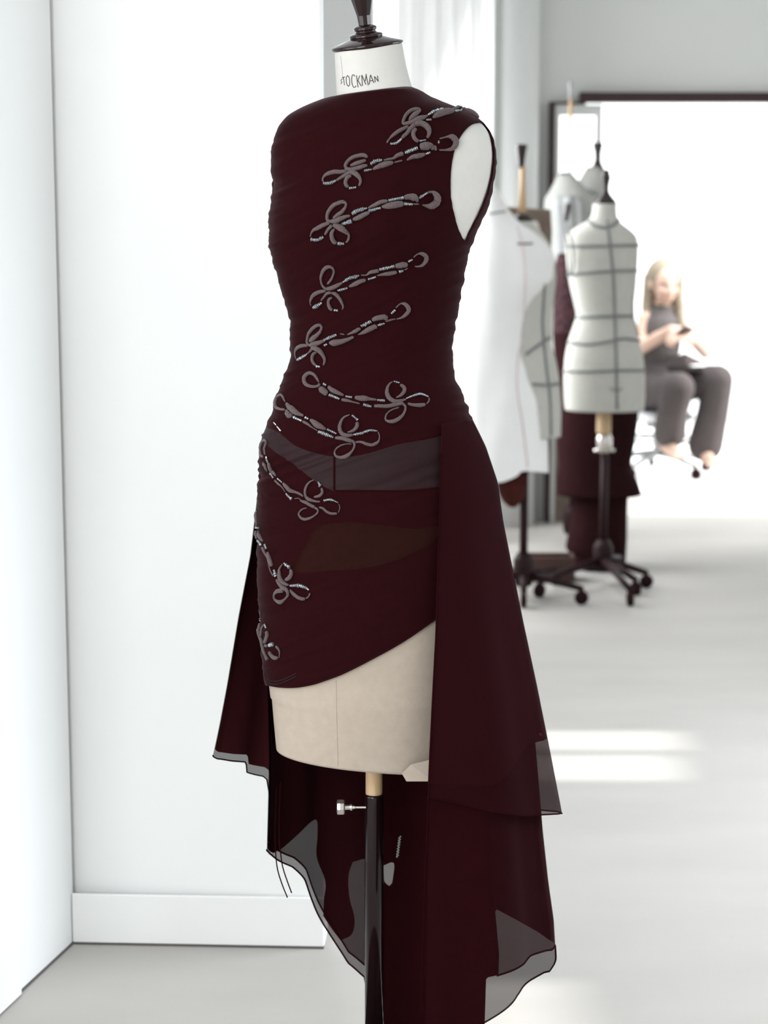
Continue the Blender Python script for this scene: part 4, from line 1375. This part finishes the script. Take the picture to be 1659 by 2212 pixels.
# brown folded cloth and low wooden crate
fc = MB()
pts = [(1090, 446), (1140, 450), (1190, 452), (1193, 500), (1190, 556), (1170, 552), (1166, 500), (1160, 478), (1120, 474), (1098, 462)]
fc.prism([P(x, y, YW2 + 0.115) for x, y in pts], (0, 0.04, 0))
tag(rebase(fc.build('folded_cloth', M['wood_mid'], None, 0.008), P(1160, 556, YW2 + 0.115)), 'brown folded cloth hung behind the white toile shoulder', 'cloth')
cb1 = FL(1126, 1258)
yb = cb1.y
xa_, xb_ = cb1.x, P(1242, 1258, yb).x
zt_ = P(1200, 1204, yb).z
cr_ = empty('crate', ((xa_ + xb_) / 2, yb, 0), 'low dark brown wooden crate on the floor among the stand legs', 'crate')
th_ = 0.014
MB().box((xa_, yb, 0.004), (xb_, yb + th_, zt_)).build('front_board', M['wood_dark'], cr_, 0.002)
MB().box((xa_, yb + 0.10, 0.004), (xb_, yb + 0.10 + th_, zt_)).build('back_board', M['wood_dark'], cr_, 0.002)
MB().box((xa_, yb + th_, 0.004), (xa_ + th_, yb + 0.10, zt_)).build('end_board', M['wood_dark'], cr_, 0.002)
MB().box((xb_ - th_, yb + th_, 0.004), (xb_, yb + 0.10, zt_)).build('end_board', M['wood_dark'], cr_, 0.002)
MB().box((xa_ + th_, yb + th_, 0.004), (xb_ - th_, yb + 0.10, 0.018)).build('bottom_board', M['wood_dark'], cr_)

# ---------------------------------------------------------------- swivel chair and seated person
ch = FL(1452, 1024, 0.0)
YP_ = ch.y
chair = empty('swivel_chair', ch, 'white swivel chair on casters under the seated person', 'chair')
cx0 = P(1425, 870, YP_).x
seat_z = P(1425, 886, YP_).z
MB().lathe((cx0, YP_, seat_z - 0.06), (0, 0, 1), [(0.10, 0), (0.19, 0.012), (0.205, 0.035), (0.19, 0.055), (0.1, 0.06)], 40).build('seat', M['chair_white'], chair)
MB().lathe((cx0, YP_, 0.11), (0, 0, 1), [(0.03, 0), (0.03, 0.16), (0.02, 0.165), (0.02, seat_z - 0.17)], 20).build('gas_column', M['chair_grey'], chair)
MB().box((cx0 - 0.08, YP_ - 0.08, seat_z - 0.09), (cx0 + 0.08, YP_ + 0.08, seat_z - 0.06)).build('tilt_plate', M['chair_grey'], chair, 0.006)
for k in range(5):
    an = -0.95 + k * 2 * PI / 5
    ex, ey = cx0 + 0.30 * math.cos(an), YP_ + 0.30 * math.sin(an)
    l = MB().tube([(cx0, YP_, 0.125), (cx0 + 0.15 * math.cos(an), YP_ + 0.15 * math.sin(an), 0.105), (ex, ey, 0.075)], [0.022, 0.017, 0.013], 10).build('leg', M['chair_grey'], chair)
    MB().lathe((ex - 0.016 * math.sin(an), ey + 0.016 * math.cos(an), 0.034), (math.sin(an), -math.cos(an), 0), [(0.022, 0), (0.032, 0.004), (0.032, 0.028), (0.022, 0.032)], 18) \
        .tube([(ex, ey, 0.05), (ex, ey, 0.085)], 0.009, 8).build('caster', M['black_matt'], l)
mb = MB()
ring = [(cx0 + 0.20 * math.cos(2 * PI * k / 40), YP_ + 0.20 * math.sin(2 * PI * k / 40), 0.20) for k in range(41)]
mb.tube(ring, 0.010, 8)
for k in range(3):
    an = 0.5 + k * 2 * PI / 3
    mb.tube([(cx0, YP_, 0.20), (cx0 + 0.2 * math.cos(an), YP_ + 0.2 * math.sin(an), 0.20)], 0.008, 8)
mb.build('foot_ring', M['chair_grey'], chair)

person = empty('person', (cx0, YP_, 0), 'seated person with long blond hair, sleeveless grey top and charcoal trousers, looking down at hands', 'person')
S_ = px_r(1, YP_) / 1.03


def J(px, py, dy=0.0):
    return P(px, py, YP_ + dy)


def limb(mb_, pts, seg=14):
    """tapered, rounded chain of (point, radius)"""
    pts = [(Vector(p), r) for p, r in pts]
    n = 6
    cp, cr2 = [], []
    for i in range(len(pts) - 1):
        for k in range(n):
            t = k / n
            cp.append(pts[i][0].lerp(pts[i + 1][0], t))
            cr2.append(pts[i][1] * (1 - t) + pts[i + 1][1] * t)
    cp.append(pts[-1][0])
    cr2.append(pts[-1][1])
    mb_.tube(cp, cr2, seg)
    for p, r in pts:
        mb_.sphere(p, r, 14, 9)


def hand(mb_, wrist, direction, palm_n, side, curl=0.5, size=1.0):
    """palm, four curled fingers of different lengths and a thumb from the side of the palm"""
    d = Vector(direction).normalized()
    n = Vector(palm_n)
    n = (n - d * n.dot(d)).normalized()
    s_ = d.cross(n) * side
    w = Vector(wrist)
    for k in (-1, -0.33, 0.33, 1):
        limb(mb_, [(w + s_ * k * 0.012, 0.017 * size), (w + d * 0.085 * size + s_ * k * 0.032 * size, 0.0115 * size)], 10)
    for k, ln in ((-1, 0.82), (-0.33, 0.96), (0.33, 1.0), (1, 0.90)):
        p = w + d * 0.085 * size + s_ * k * 0.033 * size
        a = 0.25 * curl
        q = [(p, 0.0095 * size)]
        for seg_l in (0.036, 0.026, 0.020):
            a += 0.55 * curl
            p = p + (d * math.cos(a) + n * math.sin(a)) * seg_l * ln * size
            q.append((p, 0.0085 * size))
        limb(mb_, q, 8)
    p = w + d * 0.030 * size + s_ * 0.024 * size
    q = [(p, 0.013 * size)]
    for seg_l, o in ((0.034, 0.75), (0.030, 0.45), (0.024, 0.3)):
        p = p + (d * 0.75 + s_ * o + n * 0.45).normalized() * seg_l * size
        q.append((p, 0.0105 * size))
    limb(mb_, q, 8)


body = MB()
hip = J(1412, 838, 0.0)
chest = J(1424, 715, 0.0)
neckb = J(1427, 672, 0.0)
limb(body, [(hip, 0.125), (J(1416, 785, 0.01), 0.112), (chest, 0.118), (J(1426, 688, 0), 0.085)], 18)
shl, shr = J(1394, 690, -0.03), J(1463, 694, 0.03)
limb(body, [(shl, 0.046), (J(1427, 684, 0), 0.06), (shr, 0.046)])
limb(body, [(neckb, 0.052), (J(1430, 650, -0.01), 0.046)])
head_c = J(1434, 612, -0.03)
body.sphere(head_c + Vector((0, 0, 0.022)), 0.088, 24, 16, (0.86, 1.0, 1.08))
body.sphere(head_c + Vector((0.006, -0.022, -0.045)), 0.062, 20, 14, (0.90, 1.0, 1.12))
fdir = Vector((0.30, -0.90, -0.30)).normalized()
rt = Vector((0.95, 0.30, 0.0)).normalized()
upf = rt.cross(fdir)
if upf.z < 0:
    upf = -upf
fc0 = head_c + fdir * 0.078
limb(body, [(fc0 + upf * 0.022, 0.010), (fc0 + fdir * 0.022 - upf * 0.020, 0.0135)], 8)      # nose
for s_ in (-1, 1):
    body.sphere(head_c + rt * 0.080 * s_ + fdir * -0.005 + Vector((0, 0, -0.005)), 0.026, 12, 8, (0.45, 0.8, 1.15))   # ears
    body.sphere(fc0 + rt * 0.034 * s_ - upf * 0.018 - fdir * 0.012, 0.026, 12, 8)             # cheeks
body.sphere(fc0 - upf * 0.075 - fdir * 0.012, 0.022, 12, 8)                                    # chin
# arms
el, wl_ = J(1386, 752, -0.10), J(1450, 712, -0.26)
limb(body, [(shl, 0.044), (J(1388, 722, -0.06), 0.040), (el, 0.036), (J(1420, 730, -0.19), 0.035), (wl_, 0.025)])
er, wr_ = J(1524, 762, -0.05), J(1492, 728, -0.27)
limb(body, [(shr, 0.044), (J(1495, 728, 0.0), 0.040), (er, 0.035), (J(1510, 746, -0.16), 0.034), (wr_, 0.025)])
hand(body, wl_, (0.75, -0.30, -0.15), (0.2, 0.5, -0.8), 1, 0.9)
hand(body, wr_, (-0.65, -0.35, 0.10), (-0.2, 0.5, -0.8), -1, 0.9)
# legs and feet
ka, aa = J(1550, 822, -0.20), J(1524, 950, -0.16)
kb, ab = J(1466, 838, -0.40), J(1444, 942, -0.30)
hA, hB = J(1432, 840, 0.02), J(1402, 842, -0.02)
limb(body, [(hA, 0.085), (ka, 0.058), (aa, 0.036)])
limb(body, [(hB, 0.085), (kb, 0.058), (ab, 0.036)])
ta, tb = J(1540, 1004, -0.32), J(1468, 984, -0.46)
for an_, toe in ((aa, ta), (ab, tb)):
    heel = an_ + Vector((-0.02, 0.03, -0.05))
    v = (toe - heel)
    limb(body, [(an_, 0.034), (heel, 0.032), (heel + v * .55, 0.036), (heel + v * .85, 0.032)], 12)
    sd = v.cross(Vector((0, 0, 1))).normalized()
    for k in range(5):
        b_ = heel + v * 0.85 + sd * (k - 2) * 0.014
        limb(body, [(b_, 0.011), (b_ + v.normalized() * (0.035 + 0.004 * (k == 0)), 0.0095)], 8)
bo = body.build('body', M['skin'], person)
rm = bo.modifiers.new('fuse', 'REMESH')
rm.mode = 'VOXEL'
rm.voxel_size = 0.0055
rm.use_smooth_shade = True
sm = bo.modifiers.new('soften', 'SMOOTH')
sm.iterations = 5
sm.factor = 0.5
for s_ in (-1, 1):
    mb = MB().sphere(fc0 + rt * 0.031 * s_ + upf * 0.020 - fdir * 0.004, 0.0125, 14, 9, (1.15, 0.8, 0.55))
    tag(mb.build('eye', M['eye'], person), 'dark lowered eye')
MB().sphere(fc0 - upf * 0.048 + fdir * 0.006, 0.016, 16, 9, (1.35, 0.8, 0.5)).build('mouth', M['lip'], person)


def fused(mb_, name, m, voxel=0.008, it=4):
    o = mb_.build(name, m, person)
    r = o.modifiers.new('fuse', 'REMESH')
    r.mode = 'VOXEL'
    r.voxel_size = voxel
    r.use_smooth_shade = True
    s2 = o.modifiers.new('soften', 'SMOOTH')
    s2.iterations = it
    return o


tp = MB()
limb(tp, [(J(1413, 822, 0.0), 0.136), (J(1416, 785, 0.01), 0.124), (chest, 0.130), (J(1425, 694, 0), 0.098)], 18)
limb(tp, [(J(1404, 692, -0.02), 0.058), (J(1427, 686, 0), 0.068), (J(1453, 694, 0.02), 0.056)])
limb(tp, [(J(1427, 682, 0), 0.064), (J(1428, 667, -0.004), 0.056)])
fused(tp, 'sleeveless_top', M['top_grey'])
tr_ = MB()
limb(tr_, [(J(1408, 836, 0.0), 0.142), (J(1414, 815, 0.0), 0.136)])
limb(tr_, [(hA, 0.115), (J(1500, 826, -0.10), 0.098), (ka, 0.088), (J(1540, 890, -0.18), 0.088), (J(1524, 960, -0.16), 0.100)])
limb(tr_, [(hB, 0.115), (J(1440, 842, -0.22), 0.098), (kb, 0.088), (J(1452, 890, -0.36), 0.084), (J(1447, 934, -0.30), 0.092)])
fused(tr_, 'trousers', M['trousers'], 0.009, 5)
hr = MB()
hr.sphere(head_c + Vector((-0.006, 0.022, 0.036)), 0.100, 24, 16, (0.92, 1.0, 1.06))
limb(hr, [(head_c + Vector((-0.076, 0.02, 0.03)), 0.036), (J(1402, 630, 0.0), 0.038), (J(1397, 662, -0.01), 0.032), (J(1394, 690, -0.04), 0.018)])
limb(hr, [(head_c + Vector((0.080, 0.03, 0.03)), 0.034), (J(1463, 632, 0.01), 0.036), (J(1468, 672, -0.01), 0.034), (J(1476, 712, -0.07), 0.022), (J(1484, 740, -0.10), 0.010)])
limb(hr, [(head_c + Vector((0.0, 0.06, 0.0)), 0.075), (J(1430, 660, 0.09), 0.07), (J(1430, 715, 0.13), 0.05)])
fused(hr, 'hair', M['hair'], 0.007, 4)
ph = MB().box((-0.036, -0.004, -0.072), (0.036, 0.004, 0.072))
po = ph.build('phone', M['phone'], None, 0.003)
po.location = J(1472, 722, -0.30)
po.rotation_euler = (0.9, 0.3, 0.5)
tag(po, 'small dark phone held in both hands of the seated person', 'phone')
lc = MB()
for k in range(3):
    limb(lc, [(J(1450, 786 + k * 4, -0.20 - 0.02 * k), 0.030), (J(1478, 778 + k * 5, -0.17 - 0.03 * k), 0.038), (J(1512, 786 + k * 4, -0.16 - 0.03 * k), 0.020)], 12)
lco = lc.build('fabric_piece', M['trousers'])
rr_ = lco.modifiers.new('fuse', 'REMESH')
rr_.mode = 'VOXEL'
rr_.voxel_size = 0.006
rr_.use_smooth_shade = True
tag(rebase(lco, J(1480, 800, -0.2)), 'bunched dark fabric piece lying on the lap of the seated person', 'fabric')
ps = MB()
cpaper = J(1500, 788, -0.22)
ps.box(cpaper + Vector((-0.045, -0.06, -0.003)), cpaper + Vector((0.035, 0.05, 0.003)), 0.4)
tag(rebase(ps.build('paper_pad', M['paper']), cpaper), 'white paper pad lying on the lap of the seated person', 'paper')
